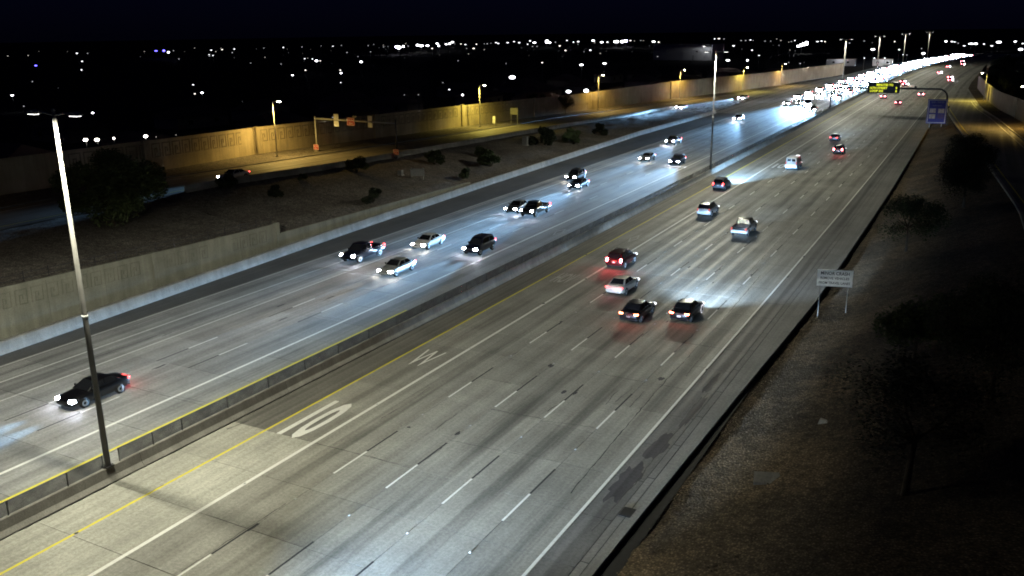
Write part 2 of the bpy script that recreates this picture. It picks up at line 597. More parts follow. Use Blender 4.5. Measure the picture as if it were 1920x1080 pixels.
u_rr1 = lerp_table([(0, 41), (20, 40.5), (110, 38.3), (157, 34.7), (223, 29.0), (283, 24.6), (330, 21.5)])
u_rr2 = lerp_table([(0, 53), (20, 52), (197, 40.8), (261, 36.5), (317, 31.5), (400, 26.0), (900, 24)])
u_wr = lerp_table([(0, 60), (205, 45.0), (265, 40.3), (330, 34.2), (400, 29.5), (900, 27.0)])
z_rr = lambda Y: clamp((300 - Y) / 190 * 4.5, 0, 5.2)

ground = obj('ground', mesh('ground', [(-5000, -600, -0.7), (5000, -600, -0.7), (5000, 7000, -0.7), (-5000, 7000, -0.7)], [(0, 1, 2, 3)], DIRT))
tag(ground, kind='structure')

# ---- westbound carriageway: concrete slabs on a dark bed, then plain sheets further out
wb = strip('westbound_road', -6.75, 21.6, 4, FAR, -0.03, JOINT)
tag(wb, kind='structure')
UNIT = MB().box((0, 0, -0.011), (1, 1, 0.022)).mesh('slab', CONC_WB)
UNIT_N = MB().box((0, 0, -0.011), (1, 1, 0.022)).mesh('slab', CONC_NEW)
UNIT_E = MB().box((0, 0, -0.011), (1, 1, 0.022)).mesh('slab', CONC_EB)
UNIT_S = MB().box((0, 0, -0.011), (1, 1, 0.022)).mesh('slab', ASPH_DK)
UNIT_G = MB().box((0, 0, -0.011), (1, 1, 0.022)).mesh('slab', GUTTER)
def slab(me, u0, u1, y0, y1, parent, gap=0.018, z=0.0, name='slab'):
    Y = (y0 + y1) / 2
    return obj(name, me, parent, W((u0 + u1) / 2, Y, z), (0, 0, rotz(Y)), (u1 - u0 - gap, y1 - y0 - gap, 1))
SL = 4.57
WB_COLS = [(-3.9, 0.0), (0.0, 3.66), (3.66, 7.32), (7.32, 10.98), (10.98, 14.64), (14.64, 17.95)]
Y_SLAB = 37.35 + SL * 19
for c, (a, b) in enumerate(WB_COLS):
    for k in range(-7, 19):
        y0 = 37.35 + SL * k
        me = UNIT_N if (c == 0 and k < 0) else UNIT
        slab(me, a, b, y0, y0 + SL, wb, gap=0.028 if (k * 7 + c * 3) % 5 else 0.045)
for k in range(-7, 0):
    slab(UNIT_N, -6.62, -3.9, 37.35 + SL * k, 37.35 + SL * (k + 1), wb)
for k in range(-7, 19):
    y0 = 37.35 + SL * k
    slab(UNIT_S, 17.95, 19.62, y0, y0 + SL, wb, gap=0.03)
for a, b in WB_COLS:
    strip('lane_pavement', a + 0.01, b - 0.01, Y_SLAB, FAR, 0.0, CONC_WB, wb, 10)
strip('shoulder_pavement', -6.62, -3.92, 37.37, FAR, -0.004, ASPH_IN, wb, 8)
strip('shoulder_pavement', 17.97, 19.62, Y_SLAB, FAR, 0.0, ASPH_DK, wb, 10)
# gutter and kerb on the right
u_gut = lerp_table([(0, 20.1), (33, 20.25), (55, 20.8), (80, 21.6), (150, 21.8), (250, 21.4), (FAR, 21.4)])
for k in range(-7, 19):
    y0 = 37.35 + SL * k
    slab(UNIT_G, 19.62, 20.08, y0 + 0.6, y0 + SL + 0.6, wb, gap=0.05)
strip('gutter', 19.63, 20.07, Y_SLAB + 0.6, 330, 0.0, GUTTER, wb, 8)
strip('gutter', 20.10, lambda Y: u_gut(Y), 4, 330, 0.002, GUTTER, wb, 6)
kerb = sweep('kerb', [(0.0, 0.0), (0.02, 0.15), (0.42, 0.16), (0.46, -0.7), (0.0, -0.7)], lambda Y: u_gut(Y) + 0.004, 4, 318, 0.0, GUTTER, None, 4)
tag(kerb, kind='structure')
strip('auxiliary_lane', 19.64, lambda Y: max(21.6, u_rr2(Y) + 1), 330, FAR, -0.002, CONC_WB, wb, 10)

# ---- westbound markings
def line(name, u, w, y0, y1, mat, parent, z=0.004, step=8):
    return strip(name, u - w / 2, u + w / 2, y0, y1, z, mat, parent, step)
line('carpool_line', 0.0, 0.25, 10, FAR, WHITEMARK, wb)
line('yellow_edge_line', -3.88, 0.17, 10, FAR, YELLOWMARK, wb)
line('white_edge_line', 17.8, 0.17, 10, 430, WHITEMARK, wb)
DASH_W = MB().box((0, 0, 0), (0.13, 3.05, 0.004)).mesh('lane_dash', WHITEMARK)
DASH_K = MB().box((0, 0, 0), (0.12, 3.1, 0.004)).mesh('contrast_dash', BLACKMARK)
DASH_F = MB().box((0, 0, 0), (0.13, 3.05, 0.004)).mesh('lane_dash', WHITEWORN)
for i in range(1, 5):
    for n in range(-2, 32):
        y = 34.79 + 12.19 * n
        if y > 420:
            break
        obj('lane_dash', DASH_W if y < 170 else DASH_F, wb, W(3.66 * i, y + 1.55, 0.0035), (0, 0, rotz(y)))
        obj('contrast_dash', DASH_K, wb, W(3.66 * i, y + 4.68, 0.0035), (0, 0, rotz(y)))
# "10", "W", worn carpool word and diamond
def marking(s, u, Y, w, h, mat, parent, bold=0.02, flip=False):
    me = fit_mesh(text_mesh(s, 1.0, mat, 'lettering', bold), w, h)
    return obj('road_lettering', me, parent, W(u, Y, 0.006), (0, 0, rotz(Y) + (math.pi if flip else 0)))
marking('10', -2.0, 40.15, 1.9, 5.9, WHITEMARK, wb, 0.03)
marking('W', -1.98, 52.6, 1.75, 3.4, WHITEMARK, wb, 0.0)
marking('HOV', -1.95, 78.0, 1.9, 3.6, WHITEFAINT, wb)
marking('10', 1.7, 163.5, 1.9, 5.5, WHITEWORN, wb, 0.03)
def diamond(u, Y, parent, mat=WHITEFAINT):
    w, h, t = 0.5, 2.0, 0.13
    o_ = [(0, -h), (w, 0), (0, h), (-w, 0)]
    i_ = [(0, -h + t * 4), (w - t, 0), (0, h - t * 4), (-w + t, 0)]
    me = mesh('diamond', [(x, y, 0) for x, y in o_ + i_], [(k, (k + 1) % 4, 4 + (k + 1) % 4, 4 + k) for k in range(4)], mat)
    return obj('diamond_mark', me, parent, W(u, Y, 0.006), (0, 0, rotz(Y)))
diamond(-1.9, 97.6, wb)
diamond(-1.95, 187, wb)

# sealed cracks, wandering joints, oil patches, grate on the westbound side
def wander(name, pts, w, mat, parent, amp=0.05, z=0.005, seed=0):
    rr = random.Random(seed)
    vs, fs = [], []
    P = []
    for (u0, y0), (u1, y1) in zip(pts, pts[1:]):
        L = math.hypot(u1 - u0, y1 - y0)
        n = max(2, int(L / 0.45))
        for k in range(n):
            t = k / n
            P.append((u0 + (u1 - u0) * t + rr.gauss(0, amp), y0 + (y1 - y0) * t + rr.gauss(0, amp)))
    P.append(pts[-1])
    for k, (u, y) in enumerate(P):
        a, b = P[max(k - 1, 0)], P[min(k + 1, len(P) - 1)]
        d = Vector((b[0] - a[0], b[1] - a[1]))
        d = Vector((-d.y, d.x)).normalized()
        ww = w * rr.uniform(0.35, 1.25)
        vs += [W(u - d.x * ww / 2, y - d.y * ww / 2, z), W(u + d.x * ww / 2, y + d.y * ww / 2, z)]
        if k:
            fs.append((2 * k - 2, 2 * k - 1, 2 * k + 1, 2 * k))
    return obj(name, mesh(name, vs, fs, mat), parent)
wander('sealed_crack', [(16.55, 38.9), (16.2, 47), (15.95, 55), (15.8, 72), (15.4, 88)], 0.07, TAR, wb, 0.025, seed=1)
wander('sealed_crack', [(16.9, 58), (16.75, 66)], 0.04, TAR, wb, 0.02, seed=2)
wander('sealed_crack', [(10.75, 47.9), (10.9, 50.3), (11.1, 52.2)], 0.07, TAR, wb, 0.04, seed=3)
wander('sealed_crack', [(7.2, 46.6), (10.9, 46.75)], 0.05, TAR, wb, 0.03, seed=4)
wander('sealed_crack', [(0.2, 37.35), (7.2, 37.45)], 0.035, TAR, wb, 0.02, seed=5)
wander('sealed_crack', [(11.0, 46.5), (14.4, 47.1)], 0.04, TAR, wb, 0.03, seed=6)
wander('sealed_crack', [(3.5, 24), (3.55, 31)], 0.05, TAR, wb, 0.03, seed=7)
wander('sealed_crack', [(-6.2, 36.2), (-5.9, 37.9)], 0.10, TAR, wb, 0.03, seed=8)
wander('sealed_crack', [(7.2, 41.4), (14.5, 41.9)], 0.035, TAR, wb, 0.03, seed=9)
wander('sealed_crack', [(19.1, 36), (19.25, 42), (19.2, 50)], 0.05, TAR, wb, 0.03, seed=10)
wander('sealed_crack', [(14.1, 86), (13.9, 100), (13.7, 112)], 0.05, TAR, wb, 0.03, seed=11)
wander('sealed_crack', [(-6.63, 4), (-6.63, 60)], 0.11, TAR, wb, 0.012, seed=12)
def blotch(u, Y, ru, ry, mat, parent, seed, z=0.0045):
    rr = random.Random(seed)
    n = 26
    vs = [W(u, Y, z)]
    for k in range(n):
        t = 2 * math.pi * k / n
        q = rr.uniform(0.7, 1.15)
        vs.append(W(u + ru * q * math.cos(t), Y + ry * q * math.sin(t), z))
    return obj('oil_patch', mesh('oil_patch', vs, [(0, 1 + k, 1 + (k + 1) % n) for k in range(n)], mat), parent)
OIL = pavement_mat('oil stained asphalt', (0.055, 0.052, 0.056), 1.3, 18.2, 0.4)
blotch(18.75, 41.5, 0.62, 2.6, OIL, wb, 1)
blotch(18.9, 46.4, 0.5, 2.2, OIL, wb, 2)
blotch(19.25, 52.5, 0.28, 3.2, OIL, wb, 3)
blotch(18.95, 57.5, 0.3, 2.0, OIL, wb, 4)
blotch(15.5, 56.7, 0.25, 0.35, OIL, wb, 5)
# spalls and short tar dabs scattered along the joints and wheel paths
rr = random.Random(91)
for k in range(46):
    i = rr.randrange(6)
    uu = WB_COLS[i][rr.randrange(2)] + rr.uniform(-.12, .12) if rr.random() < .6 else rr.uniform(0.4, 17)
    yy = 37.35 + SL * rr.randrange(-3, 17) + rr.gauss(0, .25)
    if rr.random() < .5:
        blotch(uu, yy, rr.uniform(.05, .16), rr.uniform(.08, .5), OIL, wb, 100 + k)
    else:
        wander('sealed_crack', [(uu, yy), (uu + rr.uniform(-.15, .15), yy + rr.uniform(.8, 3.0))], rr.uniform(.03, .06), TAR, wb, 0.04, seed=200 + k)
for k in range(16):
    i = rr.randrange(6)
    yy = 37.35 + SL * rr.randrange(-3, 15)
    a, b = WB_COLS[i]
    wander('sealed_crack', [(a + rr.uniform(.1, 1.2), yy), (b - rr.uniform(.1, 1.2), yy)], rr.uniform(.03, .055), TAR, wb, 0.02, seed=300 + k)
grate = MB()
for k in range(7):
    grate.box((-0.27 + k * 0.09, 0, 0.012), (0.03, 0.85, 0.02))
grate.box((0, 0, 0.004), (0.66, 0.95, 0.008))
grate.build('drain_grate', TRIM, wb, loc=W(20.0, 38.5, 0.004))
DOT = basic('reflector plastic', (0.42, 0.42, 0.4), 0.5)
MARKER = MB().loft([[(-.06, -.06, 0), (.06, -.06, 0), (.06, .06, 0), (-.06, .06, 0)], [(-.035, -.035, .022), (.035, -.035, .022), (.035, .035, .022), (-.035, .035, .022)]]).mesh('reflector', DOT)
for i in range(0, 5):
    for n in range(0, 9):
        obj('reflector', MARKER, wb, W(3.66 * i + (0.02 if i else 0.0), 31.6 + 12.19 * n, 0.006))

# ---- eastbound carriageway
eb = strip('eastbound_road', lambda Y: u_bar_eb(Y) - 0.2 if Y < 263 else u_rl2(Y) - 1.5, -7.5, 4, FAR, -0.03, JOINT)
tag(eb, kind='structure')
EB_EDGES = [-10.05, -13.4, -16.85, -20.2, -23.6, -26.9, -30.2]
for a, b in zip(EB_EDGES[1:], EB_EDGES):
    for k in range(0, 18):
        y0 = 20 + SL * k
        slab(UNIT_E, a, b, y0, y0 + SL, eb, gap=0.026 if (k + int(a)) % 4 else 0.04)
    strip('lane_pavement', a + 0.01, b - 0.01, 20 + SL * 18, FAR, 0.0, CONC_EB, eb, 10)
strip('shoulder_pavement', -10.03, -7.45, 4, FAR, -0.003, CONC_EB, eb, 8)
strip('shoulder_pavement', lambda Y: u_bar_eb(Y) - 0.1, -30.22, 4, 263, -0.003, ASPH, eb, 6)
strip('merge_pavement', lambda Y: u_rl2(Y) - 1.4, -30.22, 263, FAR, -0.003, CONC_EB, eb, 8)
line('carpool_line', -13.4, 0.26, 10, FAR, WHITEMARK, eb)
line('yellow_edge_line', -10.28, 0.2, 10, 62, YELLOWMARK, eb)
line('exit_line', -23.6, 0.15, 10, 130, WHITEWORN, eb)
line('exit_line', -26.92, 0.18, 10, 240, WHITEWORN, eb)
line('white_edge_line', -29.95, 0.14, 10, 262, WHITEWORN, eb)
for u in (-16.85, -20.2):
    for n in range(-1, 30):
        y = 42.75 + 12.19 * n
        if y > 400:
            break
        obj('contrast_dash', DASH_K, eb, W(u, y + 1.55, 0.0035), (0, 0, rotz(y)))
        obj('lane_dash', DASH_F, eb, W(u, y + 4.65, 0.0035), (0, 0, rotz(y)))
diamond(-11.5, 97, eb)
wander('sealed_crack', [(-29.3, 46), (-29.2, 52)], 0.06, TAR, eb, 0.03, seed=21)
wander('sealed_crack', [(-25.2, 40), (-25.1, 47)], 0.10, TAR, eb, 0.05, seed=22)
wander('sealed_crack', [(-24.6, 47), (-24.5, 54), (-24.55, 60)], 0.07, TAR, eb, 0.05, seed=23)
wander('sealed_crack', [(-28.4, 34), (-28.2, 39)], 0.10, TAR, eb, 0.06, seed=24)
wander('sealed_crack', [(-16.6, 57), (-13.6, 57.2)], 0.04, TAR, eb, 0.03, seed=25)
wander('sealed_crack', [(-16.6, 38.5), (-10.4, 38.7)], 0.03, TAR, eb, 0.02, seed=26)
for k, (u, Y) in enumerate(((-19.0, 42.0), (-18.6, 55.0), (-19.1, 62.0), (-21.6, 58))):
    blotch(u, Y, 0.12, 0.7, OIL, eb, 30 + k)

# ---- left embankment between retaining wall and ramp
def terrain(name, ua, za, ub_, zb, y0, y1, ny, nu, mat, rough=0.12, seed=1):
    rr = random.Random(seed)
    vs, fs = [], []
    for j in range(ny + 1):
        Y = y0 + (y1 - y0) * j / ny
        for i in range(nu + 1):
            t = i / nu
            u = ua(Y) + (ub_(Y) - ua(Y)) * t
            z = za(Y) + (zb(Y) - za(Y)) * (t * t * (3 - 2 * t) * 0.5 + t * 0.5)
            if 0 < i < nu:
                z += rr.uniform(-rough, rough)
            vs.append(W(u, Y, z))
    for j in range(ny):
        for i in range(nu):
            a = j * (nu + 1) + i
            fs.append((a, a + 1, a + nu + 2, a + nu + 1))
    o = obj(name, mesh(name, vs, fs, mat, smooth=True))
    return tag(o, kind='structure')
def z_emb(Y):
    if Y < 75.0:
        return z_wall_top(Y) - 0.25
    if Y < 120:
        return z_low_top(Y) - 0.2
    return 0.75 if Y < 200 else clamp(0.75 - (Y - 200) / 60 * 0.7, 0.03, 0.75)
terrain('left_embankment', lambda Y: u_ret(Y) - 0.05, z_emb, lambda Y: u_rl1(Y) - 0.1, lambda Y: z_rl(Y) - 0.05, 4, 75.0, 40, 18, GRAVEL_L, seed=1)
terrain('left_embankment', lambda Y: u_ret(Y) - 0.05, z_emb, lambda Y: u_rl1(Y) - 0.1, lambda Y: z_rl(Y) - 0.05, 75.02, 330, 130, 18, GRAVEL_L, seed=2)
def z_emb_at(u, Y):
    t = clamp((u - u_ret(Y)) / (u_rl1(Y) - u_ret(Y)), 0, 1)
    return z_emb(Y) + (z_rl(Y) - 0.05 - z_emb(Y)) * (t * t * (3 - 2 * t) * 0.5 + t * 0.5)
ramp_l = strip('exit_ramp_road', lambda Y: u_rl2(Y), lambda Y: u_rl1(Y), 4, 330, lambda Y: z_rl(Y) + 0.004, ASPH_RAMP, None, 5)
tag(ramp_l, kind='structure')
strip('white_edge_line', lambda Y: u_rl2(Y) + 1.9, lambda Y: u_rl2(Y) + 2.05, 20, 330, lambda Y: z_rl(Y) + 0.009, WHITEWORN, ramp_l, 6)
strip('yellow_edge_line', lambda Y: u_rl1(Y) - 1.6, lambda Y: u_rl1(Y) - 1.45, 20, 300, lambda Y: z_rl(Y) + 0.009, YELLOWMARK, ramp_l, 6)
kl = sweep('ramp_kerb', [(0, -0.3), (0, 0.16), (-0.3, 0.16), (-0.3, -0.3)], lambda Y: u_rl2(Y), 4, 330, lambda Y: z_rl(Y) + 0.002, GUTTER, None, 5)
tag(kl, kind='structure')
terrain('left_verge', lambda Y: u_rl2(Y) - 0.28, lambda Y: z_rl(Y) + 0.13, lambda Y: u_wl(Y) - 0.4, lambda Y: z_rl(Y) + 0.35, 4, 500, 160, 5, GRAVEL_L, 0.06, 3)

# ---- right embankment and entrance ramp
terrain('right_embankment', lambda Y: u_gut(Y) + 0.3, lambda Y: -0.22, lambda Y: max(u_rr1(Y), u_gut(Y) + 0.5), lambda Y: max(-0.3, z_rr(Y) - 0.02), 4, 318, 150, 22, GRAVEL_R, 0.07, 4)
def z_rgt_at(u, Y):
    a, b = u_gut(Y) + 0.3, max(u_rr1(Y), u_gut(Y) + 0.5)
    t = clamp((u - a) / (b - a), 0, 1)
    zb = max(-0.3, z_rr(Y) - 0.02)
    return -0.22 + (zb + 0.22) * (t * t * (3 - 2 * t) * 0.5 + t * 0.5)
ramp_r = strip('entrance_ramp_road', lambda Y: u_rr1(Y), lambda Y: u_rr2(Y), 4, 330, lambda Y: z_rr(Y) + 0.006, ASPH_RAMP, None, 5)
tag(ramp_r, kind='structure')
strip('ramp_edge_line', lambda Y: u_rr1(Y) + 0.7, lambda Y: u_rr1(Y) + 0.85, 30, 330, lambda Y: z_rr(Y) + 0.011, YELLOWMARK, ramp_r, 6)
strip('ramp_edge_line', lambda Y: u_rr2(Y) - 1.3, lambda Y: u_rr2(Y) - 1.15, 30, 330, lambda Y: z_rr(Y) + 0.011, WHITEWORN, ramp_r, 6)
kr = sweep('ramp_kerb', [(0, -0.5), (0, 0.16), (0.35, 0.16), (0.35, -0.5)], lambda Y: u_rr1(Y) - 0.36, 4, 305, lambda Y: z_rr(Y), BARRIER, None, 5)
tag(kr, kind='structure')
kr2 = sweep('ramp_kerb', [(0, -0.5), (0, 0.16), (0.35, 0.16), (0.35, -0.5)], lambda Y: u_rr2(Y) + 0.01, 4, 420, lambda Y: z_rr(Y), BARRIER, None, 5)
tag(kr2, kind='structure')
terrain('right_verge', lambda Y: u_rr2(Y) + 0.3, lambda Y: z_rr(Y) + 0.1, lambda Y: u_wr(Y) + 1.5, lambda Y: z_rr(Y) + 0.4, 4, 600, 140, 4, GRAVEL_R, 0.05, 5)

# loose stones along the kerb (uncountable)
mb = MB()
rr = random.Random(5)
for k in range(5000):
    Y = 30 + 60 * rr.random() ** 1.6
    u = u_gut(Y) + 0.47 + 6.0 * rr.random() ** 2.2
    s = rr.uniform(0.03, 0.085)
    p = W(u, Y, z_rgt_at(u, Y) + s * 0.2)
    q = [Vector((rr.uniform(.6, 1.2) * a, rr.uniform(.6, 1.2) * b, rr.uniform(.5, .9) * c)) * s + p
         for a, b, c in ((1, 0, 0), (-1, 0, 0), (0, 1, 0), (0, -1, 0), (0, 0, 1))]
    mb.add(q, [(0, 2, 4), (2, 1, 4), (1, 3, 4), (3, 0, 4)])
STONE = gravel_mat('loose stones', (0.15, 0.115, 0.08), (0.10, 0.08, 0.058))
tag(mb.build('loose_stones', STONE), 'loose brown gravel stones strewn along the right kerb', 'gravel', kind='stuff')

# ================================================================== BARRIERS AND WALLS
# ---- median barrier
mbar = empty('median_barrier', W(-7.1, 4, 0))
tag(mbar, 'long low concrete barrier dividing the two directions of the freeway', 'barrier')
F = [(0.40, 0.0), (0.40, 0.08), (0.21, 0.33), (0.11, 0.85), (0.08, 0.88), (-0.08, 0.88), (-0.11, 0.85), (-0.21, 0.33), (-0.40, 0.08), (-0.40, 0.0)]
def child_world(o, parent):
    o.parent = parent
    o.matrix_parent_inverse = Matrix.Translation(-Vector(parent.location)) if parent.rotation_euler.z == 0 else parent.matrix_basis.inverted()
    return o
for k in range(40):
    y0 = 6 + 12.2 * k
    child_world(sweep('barrier_segment', F, -7.08, y0 + 0.01, y0 + 12.19, -0.03, BARRIER, None, 6.1), mbar)
child_world(sweep('barrier_segment', F, -7.08, 6 + 12.2 * 40 + 0.01, FAR, -0.03, BARRIER, None, 10), mbar)
# ---- screen on top of the barrier
scr = empty('barrier_screen', W(-7.08, 20, 0.84))
tag(scr, 'dark see-through mesh screen on posts along the top of the median barrier', 'fence')
posts = [18.9, 22.55, 25.9, 28.1, 29.15, 31.5, 33.65, 37.4]
y = 41.1
step = 3.05
while y < 300:
    posts.append(y)
    y += 3.75 if y < 120 else 7.5
PH = 0.80
POST = MB().box((0, 0, PH / 2), (0.05, 0.06, PH)).mesh('post', DARKSTEEL)
for y in posts:
    child_world(obj('post', POST, None, W(-7.08, y, 0.845), (0, 0, rotz(y))), scr)
for a, b in zip(posts, posts[1:]):
    if a == 28.1:
        continue
    m_ = (a + b) / 2
    me = MB().box((0, 0, PH / 2 + 0.02), (0.012, b - a - 0.06, PH - 0.04)).mesh('screen_panel', SCREEN)
    child_world(obj('screen_panel', me, None, W(-7.08, m_, 0.845), (0, 0, rotz(m_))), scr)

# ---- barrier along the eastbound edge
ebar = empty('roadside_barrier', W(u_bar_eb(10), 10, 0))
tag(ebar, 'pale concrete roadside barrier along the foot of the left embankment', 'barrier')
FS = [(0.30, 0.0), (0.30, 0.08), (0.16, 0.32), (0.06, 0.98), (0.0, 1.0), (-0.30, 1.0), (-0.30, 0.0)]
for k in range(26):
    y0 = 8 + 9.75 * k
    child_world(sweep('barrier_segment', FS, lambda Y: u_bar_eb(Y), y0 + 0.012, y0 + 9.74, -0.02, BARRIER_EB, None, 4.9), ebar)
child_world(strip('ledge', lambda Y: u_ret(Y), lambda Y: u_bar_eb(Y) - 0.29, 4, 75, 0.06, GRAVEL_L), ebar)
child_world(strip('ledge', lambda Y: u_ret(Y), lambda Y: u_bar_eb(Y) - 0.29, 75, 263, lambda Y: clamp(0.06 + (Y - 75) / 40 * 0.6, 0.06, 0.7) if Y < 220 else 0.3, GRAVEL_L), ebar)
# ---- retaining wall
rw = empty('retaining_wall', W(u_ret(10), 10, 0))
tag(rw, 'tall tan concrete retaining wall left of the eastbound lanes', 'wall')
def wall_panel(parent, name, uf, y0, y1, zb0, zb1, zt0, zt1, th, mat, gap=0.012):
    y0, y1 = y0 + gap, y1 - gap
    rings = []
    for Y, zb, zt in ((y0, zb0, zt0), (y1, zb1, zt1)):
        rings.append([W(uf(Y), Y, zb), W(uf(Y), Y, zt), W(uf(Y) - th, Y, zt), W(uf(Y) - th, Y, zb)])
    return child_world(MB().loft(rings).build(name, mat), parent)
for k in range(10):
    y0 = 15 + 6.0 * k
    wall_panel(rw, 'panel', u_ret, y0, y0 + 6.0, 0, 0, z_wall_top(y0), z_wall_top(y0 + 6), 0.3, RETWALL)
for k in range(9):
    y0 = 75.1 + 5.0 * k
    wall_panel(rw, 'low_panel', u_ret, y0, y0 + 5.0, 0, 0, z_low_top(y0), z_low_top(y0 + 5), 0.3, RETWALL)
for y in (39, 57, 66.2, 75.05):
    wall_panel(rw, 'pilaster', lambda Y: u_ret(Y) + 0.08, y - 0.28, y + 0.28, 0, 0, z_wall_top(min(y, 74)) + 0.06, z_wall_top(min(y, 74)) + 0.06, 0.45, RETWALL, 0)
def fret_mesh(S, t, d, mat):
    m = MB()
    def seg(x0, z0, x1, z1):
        m.box((0, (x0 + x1) / 2, (z0 + z1) / 2), (d, abs(x1 - x0) + t, abs(z1 - z0) + t))
    seg(0.0, 0.0, 0.0, S)
    seg(t * 1.1, S, S * 0.86, S)
    seg(S * 0.86, S - t * 1.2, S * 0.86, 0.0)
    seg(S * 0.86 - t * 1.2, 0, S * 0.3, 0.0)
    seg(S * 0.3, t * 1.2, S * 0.3, S * 0.62)
    seg(S * 0.3 + t * 1.2, S * 0.62, S * 0.52, S * 0.62)
    seg(S * 0.52, S * 0.62 - t * 1.2, S * 0.52, S * 0.36)
    return m.mesh('fret_relief', mat)
FR = fret_mesh(1.25, 0.10, 0.03, RETFRET)
y = 30.0
while y < 73:
    ds = (z_wall_top(y + 1.25) - z_wall_top(y)) / 1.25
    dx = (u_ret(y + 1.25) - u_ret(y)) / 1.25 + slope(y)
    if min(abs(y + 0.6 - q) for q in (39, 57, 66.2, 75)) > 1.1:
        child_world(obj('fret_relief', FR, None, W(u_ret(y), y, z_wall_top(y) - 1.75) + Vector((0.017, 0, 0)), (math.atan(ds), 0, -math.atan(dx))), rw)
    y += 1.5
# ---- railing above the retaining wall
rail = empty('railing', W(u_ret(20), 20, 4))
tag(rail, 'thin dark metal railing on top of the tall retaining wall', 'railing')
for k in range(25):
    Y = 17 + 2.4 * k
    child_world(MB().box((0, 0, 0.55), (0.05, 0.05, 1.1)).build('post', DARKSTEEL, None, loc=W(u_ret(Y) - 0.55, Y, z_wall_top(Y) - 0.2)), rail)
for h in (0.45, 0.88):
    child_world(sweep('rail', [(0.02, 0), (0.02, 0.04), (-0.02, 0.04), (-0.02, 0)], lambda Y: u_ret(Y) - 0.55, 16.5, 75, lambda Y: z_wall_top(Y) - 0.2 + h, DARKSTEEL, None, 3), rail)
# ---- low wall on the near side of the exit ramp
rb = empty('ramp_barrier', W(u_rl1(80), 80, z_rl(80)))
tag(rb, 'low dark concrete barrier on the near side of the exit ramp', 'barrier')
for k in range(23):
    y0 = 79.4 + 10 * k
    child_world(sweep('barrier_segment', [(0.22, -0.6), (0.22, 0.05), (0.1, 0.3), (0.05, 0.82), (-0.1, 0.82), (-0.16, 0.3), (-0.28, 0.05), (-0.28, -0.6)],
                      lambda Y: u_rl1(Y), y0, y0 + 9.98, lambda Y: z_rl(Y), BARRIER, None, 5), rb)

# ---- sound walls
def sound_wall(label, uf, zf, hf, y0, y1, side, pilasters, fret_zones, L=6.1):
    w = empty('sound_wall', W(uf(y0), y0, zf(y0)))
    tag(w, label, 'wall')
    n = int((y1 - y0) / L)
    for k in range(n):
        a, b = y0 + L * k, y0 + L * (k + 1)
        zt = zf((a + b) / 2) + hf((a + b) / 2)
        wall_panel(w, 'panel', uf, a, b, -0.7, -0.7, zf(a) + hf(a), zf(b) + hf(b), 0.25 * side, SOUNDWALL)
    for y in pilasters:
        wall_panel(w, 'pilaster', lambda Y: uf(Y) + 0.28 * side, y - 0.55, y + 0.55, -0.7, -0.7, zf(y) + hf(y) + 0.12, zf(y) + hf(y) + 0.12, 0.6 * side, SOUNDWALL, 0)
    # key pattern: relief units sharing one mesh, standing proud of the panels
    S, d = 1.9, 0.035
    unit = fret_mesh(S, 0.17, d, FRET)
    for (a, b) in fret_zones:
        y = a
        while y + S < b:
            yc = y + S / 2
            dx = (uf(y + S) - uf(y)) / S + slope(yc)
            ds = (zf(y + S) + hf(y + S) - zf(y) - hf(y)) / S
            o = obj('fret_relief', unit, None, W(uf(y), y, zf(y) + hf(y) - S - 0.55) + Vector((d / 2 * side + 0.002 * side, 0, 0)), (math.atan(ds), 0, -math.atan(dx)))
            child_world(o, w)
            y += S + 0.28
    child_world(sweep('ledge_band', [(0, 0), (0.03 * side, 0), (0.03 * side, 0.12), (0, 0.12)], lambda Y: uf(Y), y0, y1, lambda Y: zf(Y) + hf(Y) * 0.42, SOUNDWALL, None, 6.1), w)
    return w
h_left = lerp_table([(0, 4.9), (113, 4.9), (182, 5.3), (258, 5.5), (306, 6.4), (486, 6.2), (900, 6.0)])
sound_wall('long tan sound wall with a key pattern behind the exit ramp', u_wl, z_rl, h_left, 30, 500, 1, (55, 88, 113.6, 148, 182.3, 220, 258, 306), [(76, 112), (115, 146), (150, 181), (184, 218)])
sound_wall('tan sound wall beside the entrance ramp at the right edge', u_wr, z_rr, lambda Y: 5.2, 130, 520, -1, (190, 260, 330), [])

